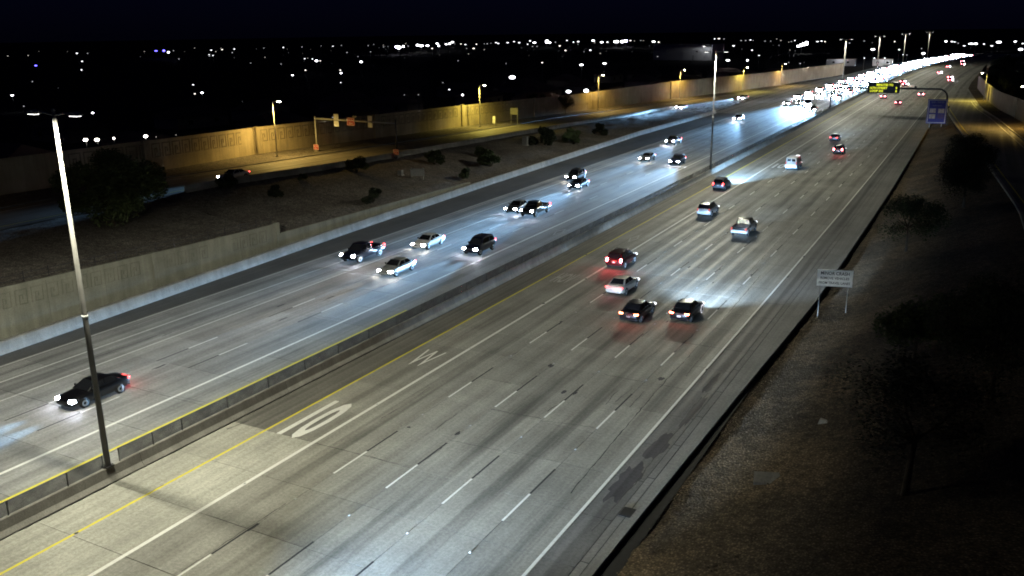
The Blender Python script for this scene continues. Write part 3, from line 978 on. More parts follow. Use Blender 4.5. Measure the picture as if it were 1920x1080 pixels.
# ================================================================== STREET FURNITURE
LAMP_COL = (1.0, 0.985, 0.79)
def median_pole(Y, label, power, H=20.45, lit=True):
    t = empty('median_light_pole', W(-7.12, Y, 0.855), rotz(Y))
    tag(t, label, 'street light', 'light poles standing on the median barrier')
    m = MB()
    m.box((0, 0, 0.03), (0.5, 0.5, 0.06))
    for a in (-1, 1):
        for b in (-1, 1):
            m.tube([(a * 0.19, b * 0.19, 0.06), (a * 0.19, b * 0.19, 0.14)], 0.025, 6)
    m.build('base_plate', DARKSTEEL, t)
    hh = H - 0.855
    MB().tube([(0, 0, 0.06), (0, 0, hh * 0.45), (0, 0, hh * 0.46), (0, 0, hh)], [0.17, 0.145, 0.135, 0.085], 12).build('shaft', POLESTEEL, t, True)
    MB().tube([(0, 0, hh * 0.45 - 0.08), (0, 0, hh * 0.45 + 0.08)], 0.165, 12).build('band', SIGNWHITE, t, True)
    MB().tube([(0, 0, hh), (0, 0, hh + 0.12)], [0.11, 0.05], 10).build('cap', STEEL, t, True)
    for s in (-1, 1):
        MB().tube([(0, 0, hh - 0.25), (s * 0.7, 0, hh - 0.12), (s * 1.3, 0, hh - 0.1)], [0.05, 0.045, 0.04], 8).build('arm', STEEL, t, True)
        h = MB()
        h.loft([[(s * x, y, hh + z) for x, y, z in ((1.2, -.17, -.2), (1.2, .17, -.2), (1.2, .13, -.06), (1.2, -.13, -.06))],
                [(s * x, y, hh + z) for x, y, z in ((1.65, -.22, -.2), (1.65, .22, -.2), (1.65, .17, 0), (1.65, -.17, 0))],
                [(s * x, y, hh + z) for x, y, z in ((2.05, -.15, -.2), (2.05, .15, -.2), (2.05, .1, -.1), (2.05, -.1, -.1))]])
        head = h.build('lamp_head', STEEL, t)
        MB().box((s * 1.63, 0, hh - 0.215), (0.56, 0.26, 0.026)).build('lens', LAMPLENS, head)
        if lit:
            luminaire_light('lamp_light', power, LAMP_COL, t, (s * 1.63, 0, hh - 0.27), 1.2, 0.15, 0.06, ((1.35, 3.2, 0.035), (1.25, 2.3, 0.05)))
    return t
median_pole(28.4, 'tall median light pole in the left foreground, its shaft white at the top', 11500)
median_pole(149.2, 'median light pole beyond the dark pickup, twin lamp heads lit', 9000)
median_pole(301, 'median light pole just behind the left foot of the sign gantry', 6500)
for k, Y in enumerate((392, 490, 600)):
    median_pole(Y, ('far median light pole above the glare of oncoming headlights, nearest of the far row',
                    'far median light pole in the middle of the far row', 'farthest median light pole near the horizon')[k], 6000)

def ramp_lamp(u, Y, z, h, side, label, power, color, arm=1.1):
    t = empty('ramp_light_pole', W(u, Y, z))
    tag(t, label, 'street light', 'light poles along the ramps')
    MB().box((0, 0, 0.05), (0.4, 0.4, 0.1)).build('base_plate', DARKSTEEL, t)
    MB().tube([(0, 0, 0), (0, 0, h * 0.6), (0, 0, h - 0.3)], [0.11, 0.085, 0.06], 10).build('shaft', STEEL, t, True)
    MB().tube([(0, 0, h - 0.3), (side * arm * 0.5, 0, h), (side * arm, 0, h + 0.05)], [0.06, 0.05, 0.04], 8).build('arm', STEEL, t, True)
    h_ = MB()
    x = side * arm
    h_.loft([[(x - side * .1, -.14, h - .02), (x - side * .1, .14, h - .02), (x - side * .1, .1, h + .1), (x - side * .1, -.1, h + .1)],
             [(x + side * .35, -.19, h - .02), (x + side * .35, .19, h - .02), (x + side * .35, .13, h + .17), (x + side * .35, -.13, h + .17)],
             [(x + side * .72, -.1, h - .02), (x + side * .72, .1, h - .02), (x + side * .72, .06, h + .06), (x + side * .72, -.06, h + .06)]])
    head = h_.build('lamp_head', STEEL, t)
    MB().loft([[(x + side * (.35 + a * .3), b * .16, h - .03) for a, b in ((-1, -1), (1, -1), (1, 1), (-1, 1))],
               [(x + side * (.35 + a * .22), b * .1, h - .17) for a, b in ((-1, -1), (1, -1), (1, 1), (-1, 1))]]).build('lens', RAMPLENS, head)
    luminaire_light('lamp_light', power, color, t, (x + side * .35, 0, h - .35), 0.0, 0.12, 0.12, None, 0.62)
    return t
AMB = (1.0, 0.66, 0.17)
AMB2 = (1.0, 0.80, 0.15)
ramp_lamp(-72.6, 113.5, z_rl(113) + 0.2, 9.3, 1, 'ramp light pole in front of the sound wall left of the red signs', 9500, AMB)
ramp_lamp(-73.4, 184.8, z_rl(184) + 0.2, 9.8, 1, 'ramp light pole beside the brightest yellow patch of the sound wall', 9500, AMB2)
ramp_lamp(-73.2, 259, 0.2, 10.6, 1, 'ramp light pole at the bend of the sound wall beyond the shrubs', 7500, AMB)
ramp_lamp(-62.6, 309, 0.2, 10.1, 1, 'ramp light pole near the merge, second yellow patch from the far end', 8000, AMB)
ramp_lamp(u_wl(357) + 1.6, 357, 0.3, 9.0, 1, 'ramp light pole at the narrow yellow patch left of the far end', 5000, AMB2)
ramp_lamp(u_wl(397) + 1.4, 397, 0.3, 9.0, 1, 'farthest lit ramp light pole on the left sound wall', 5000, AMB)
ramp_lamp(32.9, 332, 0.4, 8.8, -1, 'light pole beside the yellow lit end of the right sound wall', 7000, AMB2)
ramp_lamp(u_wr(228) - 1.5, 228, z_rr(228) + 0.3, 9.0, -1, 'light pole on the entrance ramp at the right picture edge', 7500, AMB)
ramp_lamp(-74.5, 40, 4.8, 8, 1, 'ramp light pole at the far left out of the picture', 4500, AMB)

# ---- wrong-way sign frame across the exit ramp
def sign_plate(name, parent, c, w, h, mat, border=None, text=None, tmat=None, tsize=0.3, facing=-1, th=0.03):
    """a flat plate in the x-z plane facing -y, with its border and lettering as sub-parts"""
    p = MB().box((0, 0, 0), (w, th, h)).build(name, mat, parent, loc=c)
    y = facing * (th / 2 + 0.004)
    if border:
        b = 0.05 * min(w, h) + 0.02
        m = MB()
        for s in (-1, 1):
            m.box((s * (w / 2 - b), y, 0), (b * 0.7, 0.006, h - b * 1.3))
            m.box((0, y, s * (h / 2 - b)), (w - b * 2.8, 0.006, b * 0.7))
        m.build('border', border, p)
    if text:
        for k, (s, dz, ts, tw) in enumerate(text):
            me = text_mesh(s, ts, tmat, 'lettering', 0.012 * ts)
            if tw:
                xx = [v.co.x for v in me.vertices]
                yy = [v.co.y for v in me.vertices]
                fit_mesh(me, tw, max(yy) - min(yy))
            obj('lettering', me, p, (0, y * 1.15, dz), (math.pi / 2, 0, 0))
    return p
YF = 123.6
zf_ = z_rl(YF)
fr = empty('wrong_way_sign_frame', W(-72.3, YF, zf_))
tag(fr, 'steel frame across the exit ramp carrying red wrong way signs', 'sign frame')
SP = 17.6
for x, nm in ((0, 'post'), (SP, 'post')):
    MB().tube([(x, 0, -0.2), (x, 0, 6.4)], [0.16, 0.12], 10).build(nm, STEEL if x == 0 else DARKSTEEL, fr, True)
    MB().box((x, 0, 0.1), (0.7, 0.7, 0.5)).build('footing', BARRIER, fr)
MB().tube([(0, 0, 6.0), (SP, 0, 5.75)], [0.15, 0.10], 10).build('beam', STEEL, fr, True)
for x in (5.0, 12.4):
    for dz in (0.55, -0.6):
        MB().box((x, -0.2, 5.9 + dz), (1.05 if x < 6 else 0.9, 0.06, 1.0 if x < 6 else 0.8)).build('back_plate', SIGNWHITE, fr)
WW = [('WRONG', 0.2, 0.42, None), ('WAY', -0.28, 0.42, None)]
sign_plate('wrong_way_sign', fr, (8.2, -0.2, 5.75), 1.7, 1.35, SIGNRED, SIGNWHITE, WW, SIGNWHITE)
MB().box((8.9, 0.1, 6.6), (0.8, 0.25, 0.3)).build('beacon_box', ALUM, fr)
for x in (0, SP):
    sign_plate('wrong_way_sign', fr, (x, -0.25, 0.95), 1.15, 0.95, SIGNRED, SIGNWHITE, [('WRONG', 0.14, 0.28, None), ('WAY', -0.18, 0.28, None)], SIGNWHITE)

# ---- small signs and boxes on the left
def post_sign(name, label, u, Y, z, w, h, zc, mat, nposts=1, rz=0.0, cat='sign', **kw):
    t = empty(name, W(u, Y, z), rz)
    tag(t, label, cat)
    for k in range(nposts):
        x = 0 if nposts == 1 else (-w * 0.42 + k * w * 0.84)
        MB().box((x, 0.05, zc / 2 + h / 4), (0.07, 0.05, zc + h / 2 + 0.3)).build('post', STEEL, t)
    sign_plate('panel', t, (0, 0, zc), w, h, mat, **kw)
    return t
post_sign('ramp_sign', 'blank sign back on two posts before the sound wall, right of the yellow patch', -70.5, 197, z_rl(197) + 0.1, 2.1, 1.6, 3.2, ALUM, 2)
post_sign('ramp_marker', 'narrow pale marker sign by the ramp light pole at the yellow wall', -71.6, 188.5, z_rl(188) + 0.1, 0.7, 1.7, 1.6, SIGNWHITE)
post_sign('slope_sign', 'low pale sign on the gravel slope among the shrubs', -44.5, 114.6, z_emb_at(-44.5, 114.6), 2.2, 1.2, 1.0, ALUM, 2, R(25))
def cabinet(label, u, Y, z, d, mat=ALUM, rz=0.0):
    t = empty('utility_cabinet', W(u, Y, z), rz)
    tag(t, label, 'utility box')
    MB().box((0, 0, 0.05), (d[0] + 0.2, d[1] + 0.2, 0.2)).build('plinth', BARRIER, t)
    obj('housing', bevelled(MB().box((0, 0, 0.15 + d[2] / 2), d).mesh('housing', mat), 0.03), t)
    MB().box((0, -d[1] / 2 - 0.012, 0.15 + d[2] / 2), (d[0] * 0.86, 0.02, d[2] * 0.88)).build('door', mat, t)
    return t
cabinet('pale utility cabinet on the gravel slope beside a dark shrub', -48.3, 159.5, z_emb_at(-48.3, 159.5), (1.1, 0.7, 1.7))
cabinet('small pale box standing low on the gravel slope near the ramp sign post', -47.0, 113.5, z_emb_at(-47, 113.5), (0.8, 0.6, 0.7))
pad = MB().loft([[(-.75, -.5, -.1), (.75, -.5, -.1), (.6, .5, -.1), (-.7, .45, -.1)], [(-.75, -.5, .13), (.72, -.52, .09), (.58, .5, .17), (-.7, .45, .2)]])
po = pad.build('concrete_pad', GUTTER, None, loc=W(26.0, 43.4, z_rgt_at(26, 43.4)), rot=(0.08, -0.05, 0.25))
tag(po, 'flat pale concrete pad lying on the dark right slope', 'concrete pad')
pad = MB().loft([[(-.3, -.2, -.1), (.3, -.2, -.1), (.25, .2, -.1), (-.3, .2, -.1)], [(-.22, -.14, .2), (.2, -.16, .24), (.16, .12, .18), (-.2, .15, .22)]])
po = pad.build('boulder', BARRIER, None, loc=W(27.5, 51.0, z_rgt_at(27.5, 51)))
tag(po, 'small pale boulder on the dark right slope beyond the concrete pad', 'rock')
# ---- white crash sign on the right verge
SX = 24.0
cs = empty('crash_sign', W(SX, 76.4, z_rgt_at(SX, 76.4)), R(14))
tag(cs, 'white road sign with three lines of black lettering on the right verge', 'sign')
for x in (-1.12, 1.12):
    MB().box((x, 0.07, 1.9), (0.07, 0.06, 4.4)).build('post', POLESTEEL, cs)
sign_plate('panel', cs, (0, 0, 3.3), 2.85, 1.45, SIGNWHITE, None,
           [('MINOR CRASH', 0.42, 0.40, 2.3), ('REMOVE VEHICLES', 0.0, 0.30, 2.3), ('FROM TRAVEL LANES', -0.42, 0.30, 2.5)], SIGNBLACK)

# ---- gantry with the message board
gz = empty('sign_gantry', W(-7.08, 279, 0), rotz(279))
tag(gz, 'dark tubular gantry over the westbound lanes holding a lit message board', 'gantry')
GW = 31.0
pts = [(0, 0, 0.85), (0, 0, 4.6)]
for k in range(1, 7):
    a = math.pi / 2 * k / 6
    pts.append((2.4 * (1 - math.cos(a)), 0, 4.6 + 2.4 * math.sin(a)))
for k in range(0, 7):
    a = math.pi / 2 * k / 6
    pts.append((GW - 2.4 + 2.4 * math.sin(a), 0, 4.6 + 2.4 * math.cos(a)))
pts.append((GW, 0, -0.3))
MB().tube(pts, 0.24, 12).build('arch_tube', DARKSTEEL, gz, True)
MB().box((GW, 0, -0.1), (1.0, 1.0, 0.6)).build('footing', BARRIER, gz)
MB().tube([(0, 0, 0.82), (0, 0, 0.95)], 0.36, 12).build('base_flange', DARKSTEEL, gz)
MB().box((22.6, 0, 7.45), (0.5, 0.4, 0.45)).build('camera_box', DARKSTEEL, gz)
bd = obj('message_board', bevelled(MB().box((14.3, -0.75, 7.15), (8.5, 1.0, 2.9)).mesh('message_board', DARKSTEEL), 0.04), gz)
for dx in (-3, 3):
    MB().box((14.3 + dx, -0.1, 7.1), (0.25, 0.5, 1.6)).build('bracket', DARKSTEEL, gz)
MB().box((14.3, -0.9, 5.45), (8.3, 0.9, 0.08)).build('catwalk', DARKSTEEL, gz)
def led(s, x, z, w, h):
    me = fit_mesh(text_mesh(s, 0.7, AMBER, 'message_text', 0.02), w, h)
    obj('message_text', me, bd, (x, -1.262, z), (math.pi / 2, 0, 0))
led('MINUTES TO', 14.6, 7.98, 4.4, 0.62)
led('16TH STREET', 13.0, 7.12, 4.6, 0.62)
led('LOOP 202', 12.5, 6.28, 3.5, 0.62)
led('9', 17.7, 7.12, 0.42, 0.62)
led('8', 17.7, 6.28, 0.42, 0.62)

# ---- blue services sign
bs = empty('services_sign', W(23.3, 240, 0), rotz(240))
tag(bs, 'tall blue services sign with pale square logo panels by the merging ramp', 'sign')
for x in (-1.3, 1.3):
    MB().box((x, 0.15, 3.2), (0.2, 0.2, 7.4)).build('post', STEEL, bs)
bp = sign_plate('panel', bs, (0, 0, 4.1), 4.3, 5.8, SIGNBLUE, basic('sign pale border', (0.5, 0.5, 0.62), 0.5),
                [('GAS - FOOD', 2.2, 0.5, 2.9), ('NEXT RIGHT', 1.35, 0.38, 2.0)], basic('sign lettering pale blue', (0.25, 0.27, 0.55), 0.5))
LOGO = basic('logo panel', (0.42, 0.42, 0.52), 0.5, var=0.3, scale=2.5)
for x, z, m in ((-0.95, 0.15, LOGO), (0.95, 0.15, LOGO), (-0.95, -1.2, LOGO), (0.95, -1.2, basic('dim logo panel', (0.06, 0.04, 0.25), 0.5))):
    MB().box((x, -0.022, z), (1.35, 0.012, 1.05)).build('logo_panel', m, bp)
MB().box((2.5, 0.1, 5.2), (0.3, 0.3, 0.5)).build('sensor_box', DARKSTEEL, bs)
MB().box((2.5, 0.1, 2.7), (0.12, 0.12, 5.4)).build('sensor_post', DARKSTEEL, bs)

# ================================================================== VEGETATION
def foliage(n, rx, ry, rz, size, seed, clumps=14, flat=0.7):
    rr = random.Random(seed)
    C = []
    for k in range(clumps):
        while True:
            p = Vector((rr.uniform(-1, 1), rr.uniform(-1, 1), rr.uniform(-1, 1)))
            if 0.15 < p.length < 0.85:
                break
        C.append((Vector((p.x * rx, p.y * ry, p.z * rz)), rr.uniform(0.28, 0.52) * min(rx, ry, rz * 1.3)))
    vs, fs = [], []
    for k in range(n):
        c, r = rr.choice(C)
        d = Vector((rr.gauss(0, 1), rr.gauss(0, 1), rr.gauss(0, 1) * flat)).normalized() * r * rr.random() ** 0.4
        p = c + d
        a = Vector((rr.gauss(0, 1), rr.gauss(0, 1), rr.gauss(0, 0.6))).normalized()
        b = a.orthogonal().normalized()
        s = size * rr.uniform(0.5, 1.3)
        i = len(vs)
        vs += [p - a * s, p + b * s * 0.45, p + a * s, p - b * s * 0.45]
        fs.append((i, i + 1, i + 2, i + 3))
    return vs, fs, C
def tree_meshes(seed, h, rx, rz, n, leaf, mat, size=0.16):
    rr = random.Random(seed)
    vs, fs, C = foliage(n, rx, rx, rz, size, seed, 18)
    cz = h - rz
    crown = mesh('crown', [v + Vector((0, 0, cz)) for v in vs], fs, leaf)
    m = MB()
    top_ = Vector((rr.uniform(-.3, .3), rr.uniform(-.3, .3), cz * 0.75))
    m.tube([(0, 0, -0.3), (top_.x * 0.5, top_.y * 0.3, cz * 0.4), top_], [0.022 * h, 0.017 * h, 0.012 * h], 8)
    for c, r in C[:9]:
        e = c + Vector((0, 0, cz))
        m.tube([top_ * 0.85, (top_ + e) / 2 + Vector((0, 0, -0.15 * rz)), e], [0.011 * h, 0.007 * h, 0.003 * h], 5)
    return crown, m.mesh('trunk', BARK, True)
def tree(name, label, meshes, loc, rz=0.0, s=(1, 1, 1), group=None):
    t = empty(name, loc, rz)
    t.scale = s
    tag(t, label, 'tree', group)
    obj('crown', meshes[0], t)
    obj('trunk', meshes[1], t)
    return t
TA = tree_meshes(11, 8.5, 5.2, 3.6, 24000, LEAF_B, BARK, 0.18)
TB = tree_meshes(12, 6.5, 3.9, 2.5, 8500, LEAF_A, BARK, 0.11)
TC = tree_meshes(13, 7.5, 3.2, 2.9, 14000, LEAF_C, BARK, 0.095)
TD = tree_meshes(14, 6.0, 2.6, 2.3, 5000, LEAF_B, BARK, 0.15)
tree('desert_tree', 'big bushy dark green tree on the left slope beside the tall light pole', TA, W(-49.5, 62.5, z_emb_at(-49.5, 62.5)), 0.4, (1.12, 1.12, 0.95))
tree('desert_tree', 'slender leaning tree beyond the white crash sign on the right slope', TB, W(27.9, 98.4, z_rgt_at(27.9, 98.4)), 1.0)
tree('dark_tree', 'black tree mass on the right slope below the blue sign', TC, W(31.6, 139, z_rgt_at(31.6, 139)), 2.0, (1.25, 1.25, 0.95))
tree('dark_tree', 'dark bushy tree between the crash sign and the entrance ramp', TC, W(32.5, 118, z_rgt_at(32.5, 118)), 0.3, (1.0, 1.0, 0.9))
tree('dark_tree', 'dark tree with a bare trunk in the bottom right foreground', TC, W(32.7, 40.5, z_rgt_at(32.7, 40.5)), 4.0, (1.15, 1.15, 0.95))
tree('dark_tree', 'dark forked tree at the right picture edge, lower half', TC, W(35.9, 52, z_rgt_at(35.9, 52)), 5.2, (1.1, 1.1, 0.95))
tree('dark_tree', 'dark tree on the right slope between the two bare trunks', TD, W(31.5, 60, z_rgt_at(31.5, 60)), 2.2, (1.0, 1.0, 0.8))
tree('wall_tree', 'small tree by the sound wall left of the bend', TD, W(-74.0, 236, 0.8), 0.9, (0.9, 0.9, 1.0))
k = 0
for u, Y, s, lab in ((-80.5, 104, .75, 'yellow green tree top behind the wall left of the first ramp light'),
                     (-81.5, 94, .7, 'dim tree top behind the wall at the far left of the key pattern'),
                     (-80.5, 128, .62, 'low tree top above the wall beside the red sign frame'),
                     (-80, 174, .85, 'spreading tree above the wall left of the brightest yellow patch'),
                     (-80, 230, .8, 'dark tree above the wall before the bend'),
                     (-80.5, 80, .7, 'dim tree top behind the wall near the tall light pole'),
                     (-82, 70, .7, 'dim olive tree top behind the wall at the left edge')):
    tree('wall_tree', lab, TD if k % 2 else TB, W(u, Y, 3.4 if Y < 140 else 1.6), k * 1.3, (s * 1.2, s * 1.2, s * 1.12), 'trees behind the left sound wall')
    k += 1
for k in range(12):
    Y = 215 + k * 30
    tree('roadside_tree', 'black tree in the row behind the right sound wall', TC, W(u_wr(Y) + 5 + (k % 3) * 2.0, Y, z_rr(Y)), k * 0.9, (1.35, 1.35, 1.15 + 0.12 * (k % 2)), 'tree row behind the right sound wall')

def shrub_mesh(seed, mat):
    vs, fs, C = foliage(2600, 1.3, 1.3, 0.8, 0.13, seed, 9)
    m = MB()
    m.add([v + Vector((0, 0, 0.75)) for v in vs], fs)
    return m.mesh('foliage', mat)
SH = [shrub_mesh(31, LEAF_A), shrub_mesh(32, LEAF_C), shrub_mesh(33, LEAF_A)]
STEMS = MB()
for k in range(6):
    a = k * 1.05
    STEMS.tube([(0, 0, -0.15), (0.35 * math.cos(a), 0.35 * math.sin(a), 0.6)], [0.04, 0.02], 5)
STEMS = STEMS.mesh('stem', BARK)
shr = [(-55.0, 85.1, 1.0, 'dark round shrub high on the slope left of centre, nearest the ramp end'),
       (-48.9, 87.4, .8, 'small dark shrub on the slope straight below the first ramp light'),
       (-52.4, 96.8, .55, 'smallest dark shrub below the exit ramp car'),
       (-51.6, 108.3, 1.25, 'wide dark shrub on the slope below the red sign frame'),
       (-40.2, 97.0, 1.05, 'dark shrub just behind the low wall'),
       (-42.6, 134.8, 1.7, 'large dark shrub above the barrier near the centre'),
       (-40.4, 121.9, 1.0, 'low dark shrub by the barrier left of the large one'),
       (-46.2, 163.0, 2.0, 'tall dark shrub beside the pale utility cabinet'),
       (-42.6, 171, 1.5, 'dark shrub right of the tall shrub, nearer the freeway'),
       (-46.0, 177, 1.3, 'dark shrub behind the pair above the barrier'),
       (-44.0, 188.7, 1.45, 'last dark shrub on the slope before the merge'),
       (-48.6, 125.8, 1.35, 'dark spreading shrub near the low pale sign'),
       (-47.5, 140.5, 1.0, 'dark shrub halfway up the slope above the large shrub')]
for k, (u, Y, s, lab) in enumerate(shr):
    t = empty('slope_shrub', W(u, Y, z_emb_at(u, Y)), k * 1.7)
    t.scale = (s * 1.25, s * 1.25, s * 1.1)
    tag(t, lab, 'shrub', 'shrubs on the left gravel slope')
    obj('foliage', SH[k % 3], t)
    obj('stem', STEMS, t)

# ================================================================== CITY
CITY = '-803 689 8 0.98 2 c;-821 720 8 2.56 4 b;-820 730 8 2.57 4 b;-728 657 8 2.3 4 c;-803 729 8 1.0 2 c;-737 686 8 0.62 1 c;-942 886 8 1.19 2 c;-767 751 8 1.59 3 c;-688 683 8 0.9 2 c;-778 778 8 1.62 3 c;-787 806 8 1.66 3 c;-625 644 8 0.83 2 c;-579 572 8 1.21 3 c;-550 549 8 1.16 3 c;-494 464 8 0.63 2 c;-797 866 8 1.08 2 c;-793 897 8 1.76 3 c;-694 796 8 0.65 1 c;-790 929 8 1.12 2 c;-450 505 8 0.63 2 c;-328 390 8 0.48 2 c;-389 479 8 0.92 3 c;-396 490 8 0.59 2 c;-377 473 8 0.91 3 c;-346 441 8 1.33 4 c;-343 441 8 0.84 3 c;-473 497 8 0.43 1 c;-823 1006 8 1.19 2 c;-772 970 8 1.82 3 c;-817 1043 8 1.22 2 c;-738 1003 8 1.14 2 c;-804 1102 8 1.25 2 c;-741 1041 8 1.17 2 c;-638 903 8 1.02 2 c;-657 938 8 1.05 2 c;-623 909 8 4.39 5 v;-588 865 8 4.17 5 c;-630 933 8 2.62 4 c;-790 1164 8 1.29 2 c;-629 942 8 1.04 2 c;-672 1025 8 2.85 4 c;-636 981 8 4.65 5 c;-625 979 8 2.7 4 c;-502 805 8 1.4 3 c;-736 1170 8 3.2 4 c;-594 958 8 2.62 4 c;-665 1085 8 2.95 4 c;-691 1135 8 3.08 4 c;-803 1319 8 3.57 4 c;-680 1131 8 1.21 2 c;-651 1102 8 1.87 3 c;-613 1052 8 1.78 3 c;-606 1069 8 1.8 3 c;-447 798 8 1.35 3 c;-456 799 8 0.85 2 c;-331 598 8 0.63 2 c;-620 1114 8 1.17 2 c;-614 1112 8 1.16 2 c;-637 1162 8 1.21 2 c;-659 1216 8 2.02 3 c;-607 1131 8 1.88 3 c;-634 1207 8 1.99 3 c;-690 1330 8 2.19 3 c;-610 1199 8 1.97 3 c;-515 1045 8 1.7 3 c;-702 1410 8 2.3 3 c;-301 428 8 1.24 4 c;-382 528 8 0.61 2 c;-249 452 8 0.48 2 c;-197 416 8 0.43 2 c;-390 664 8 0.47 1 c;-579 1188 8 3.06 4 c;-424 894 8 0.91 2 c;-614 1299 8 5.68 5 c;-549 1178 8 3.01 4 c;-566 1231 8 1.24 2 c;-409 920 8 1.48 3 c;-646 1440 8 2.3 3 c;-530 1217 8 1.94 3 c;-548 1273 8 2.02 3 c;-434 1023 8 1.02 2 c;-262 659 8 0.65 2 c;-280 712 8 1.13 3 c;-299 703 8 1.12 3 c;-577 1395 8 3.48 4 c;-467 1149 8 1.13 2 c;-477 1197 8 2.98 4 c;-467 1194 8 1.87 3 c;-474 1243 8 5.26 5 c;-463 1239 8 5.22 5 c;-488 1315 8 5.54 5 v;-497 1358 8 2.11 3 c;-471 1308 8 1.27 2 c;-476 1348 8 1.3 2 c;-471 1346 8 1.3 2 c;-407 1216 8 2.96 4 c;-380 1161 8 1.78 3 c;-255 837 8 0.8 2 c;-266 918 8 1.39 3 c;-209 744 8 1.13 3 c;-253 926 8 0.58 1 c;-401 1490 8 2.24 3 c;-404 1525 8 2.29 3 c;-382 1478 8 1.39 2 c;-203 877 8 1.31 3 c;-298 1265 8 1.18 2 c;-291 1262 8 1.18 2 c;-158 538 8 0.52 2 c;-228 612 8 0.6 2 c;-149 405 8 1.02 4 c;-145 424 8 1.05 4 c;-183 430 8 0.7 3 c;-298 1316 8 1.96 3 c;-279 1256 8 1.17 2 c;-249 1196 8 1.11 2 c;-241 1193 8 1.1 2 c;-285 1422 8 1.32 2 c;-238 1237 8 1.14 2 c;-203 1135 8 1.05 2 c;-218 1228 8 1.81 3 c;-170 1121 8 1.65 3 c;-173 1163 8 1.71 3 c;-161 1118 8 1.64 3 c;-141 701 8 1.04 3 c;-102 563 8 0.84 3 c;-87 477 8 1.13 4 c;-97 476 8 1.13 4 c;-59 435 8 0.4 2 c;-60 449 8 0.41 2 c;-52 436 8 0.4 2 c;-53 450 8 0.28 1 c;-57 719 8 1.66 4 c;-38 709 8 1.03 3 c;-22 576 8 0.52 2 c;-20 576 8 0.52 2 c;-14 610 8 1.4 4 c;-26 741 8 0.67 2 c;-35 516 8 0.75 3 c;-30 516 8 0.75 3 c;-25 517 8 0.75 3 c;-121 1141 8 1.04 2 c;-82 1086 8 1.58 3 c;-31 1083 8 2.48 4 c;-24 1063 8 1.54 3 c;-20 1037 8 1.5 3 c;-13 963 8 0.87 2 c;-2 835 8 1.21 3 c;-1 932 8 2.13 4 c;3 931 8 2.13 4 c;20 1012 8 2.32 4 c;18 831 8 1.2 3 c;34 1039 8 2.38 4 c;38 709 8 1.62 4 c;40 928 8 1.34 3 c;10 915 8 1.32 3 c;-479 343 8 1.41 4 b;-791 525 8 0.88 2 c;-786 542 8 0.89 2 c;-529 411 8 1.01 3 c;-381 302 8 0.74 3 c;-353 256 5 0.42 2 c;-818 617 8 1.52 3 c;-801 617 8 0.94 2 c;-267 191 5 0.82 4 c;-174 153 5 0.59 4 c;-215 161 5 0.27 2 c;-254 259 5 0.56 3 c;-210 223 5 0.76 4 c;-208 218 5 0.47 3 c;-271 336 5 1.04 4 c;-252 324 8 0.62 3 c;-234 327 8 0.61 3 c;-214 303 8 0.9 4 c;-203 289 5 0.54 3 c;-135 264 5 0.45 3 c;-161 300 5 0.32 2 c;-116 242 5 0.65 4 c;-154 344 5 1.89 5 c;-91 267 5 1.15 5 c;-87 272 5 1.17 5 c;-134 236 5 0.26 2 c;-130 238 5 0.26 2 c;-120 111 5 0.75 5 w;-118 112 5 0.74 5 w;-117 115 5 0.44 4 w;-114 120 5 0.75 5 w;-111 120 5 0.17 2 w;-110 124 5 0.17 2 c;-292 226 5 0.24 1 c;-165 197 5 0.17 1 c;-105 166 5 0.2 2 c;-538 534 8 0.71 2 c;-428 891 8 0.91 2 c;-401 741 8 0.78 2 w;-222 536 8 0.36 1 c;-298 687 8 0.46 1 c;-597 515 8 0.49 1 c;-262 915 8 0.87 2 w;-483 641 8 0.74 2 c;-173 910 8 0.56 1 c;-117 1007 8 0.92 2 c;-477 667 8 0.76 2 c;-105 682 8 0.42 1 c;-98 1032 8 0.63 1 c;-287 815 8 0.53 1 c;-361 400 8 0.51 2 c;-506 609 8 0.49 1 w;-113 702 8 0.65 2 c;-1018 710 8 0.76 1 w;-223 662 8 0.43 1 c;-34 566 8 0.34 1 c;-941 694 8 0.72 1 w;-761 816 8 0.69 1 c;-252 680 8 0.44 1 c;-198 1097 8 1.01 2 w;-321 500 8 0.37 1 c;-613 861 8 0.65 1 c;-664 941 8 0.7 1 c;-195 727 8 0.46 1 c;-566 719 8 0.56 1 w;-644 778 8 0.62 1 c;-297 901 8 0.58 1 c;-855 850 8 1.11 2 c;-404 821 8 0.56 1 c;-159 740 8 0.46 1 c;-149 580 8 0.37 1 c;-339 570 8 0.41 1 c;-551 641 8 0.52 1 c;-259 560 8 0.38 1 c;-539 774 8 0.58 1 c;-164 895 8 0.83 2 c'
cols = {'c': (0.93, 0.95, 1.0), 'b': (0.12, 0.10, 1.0), 'v': (0.68, 0.62, 1.0), 'w': (1.0, 0.93, 0.82)}
strength = {1: 0.22, 2: 0.8, 3: 2.6, 4: 9.0, 5: 16.0}
POLEM = basic('distant lamp post', (0.12, 0.12, 0.12), 0.7)
CR = random.Random(8)
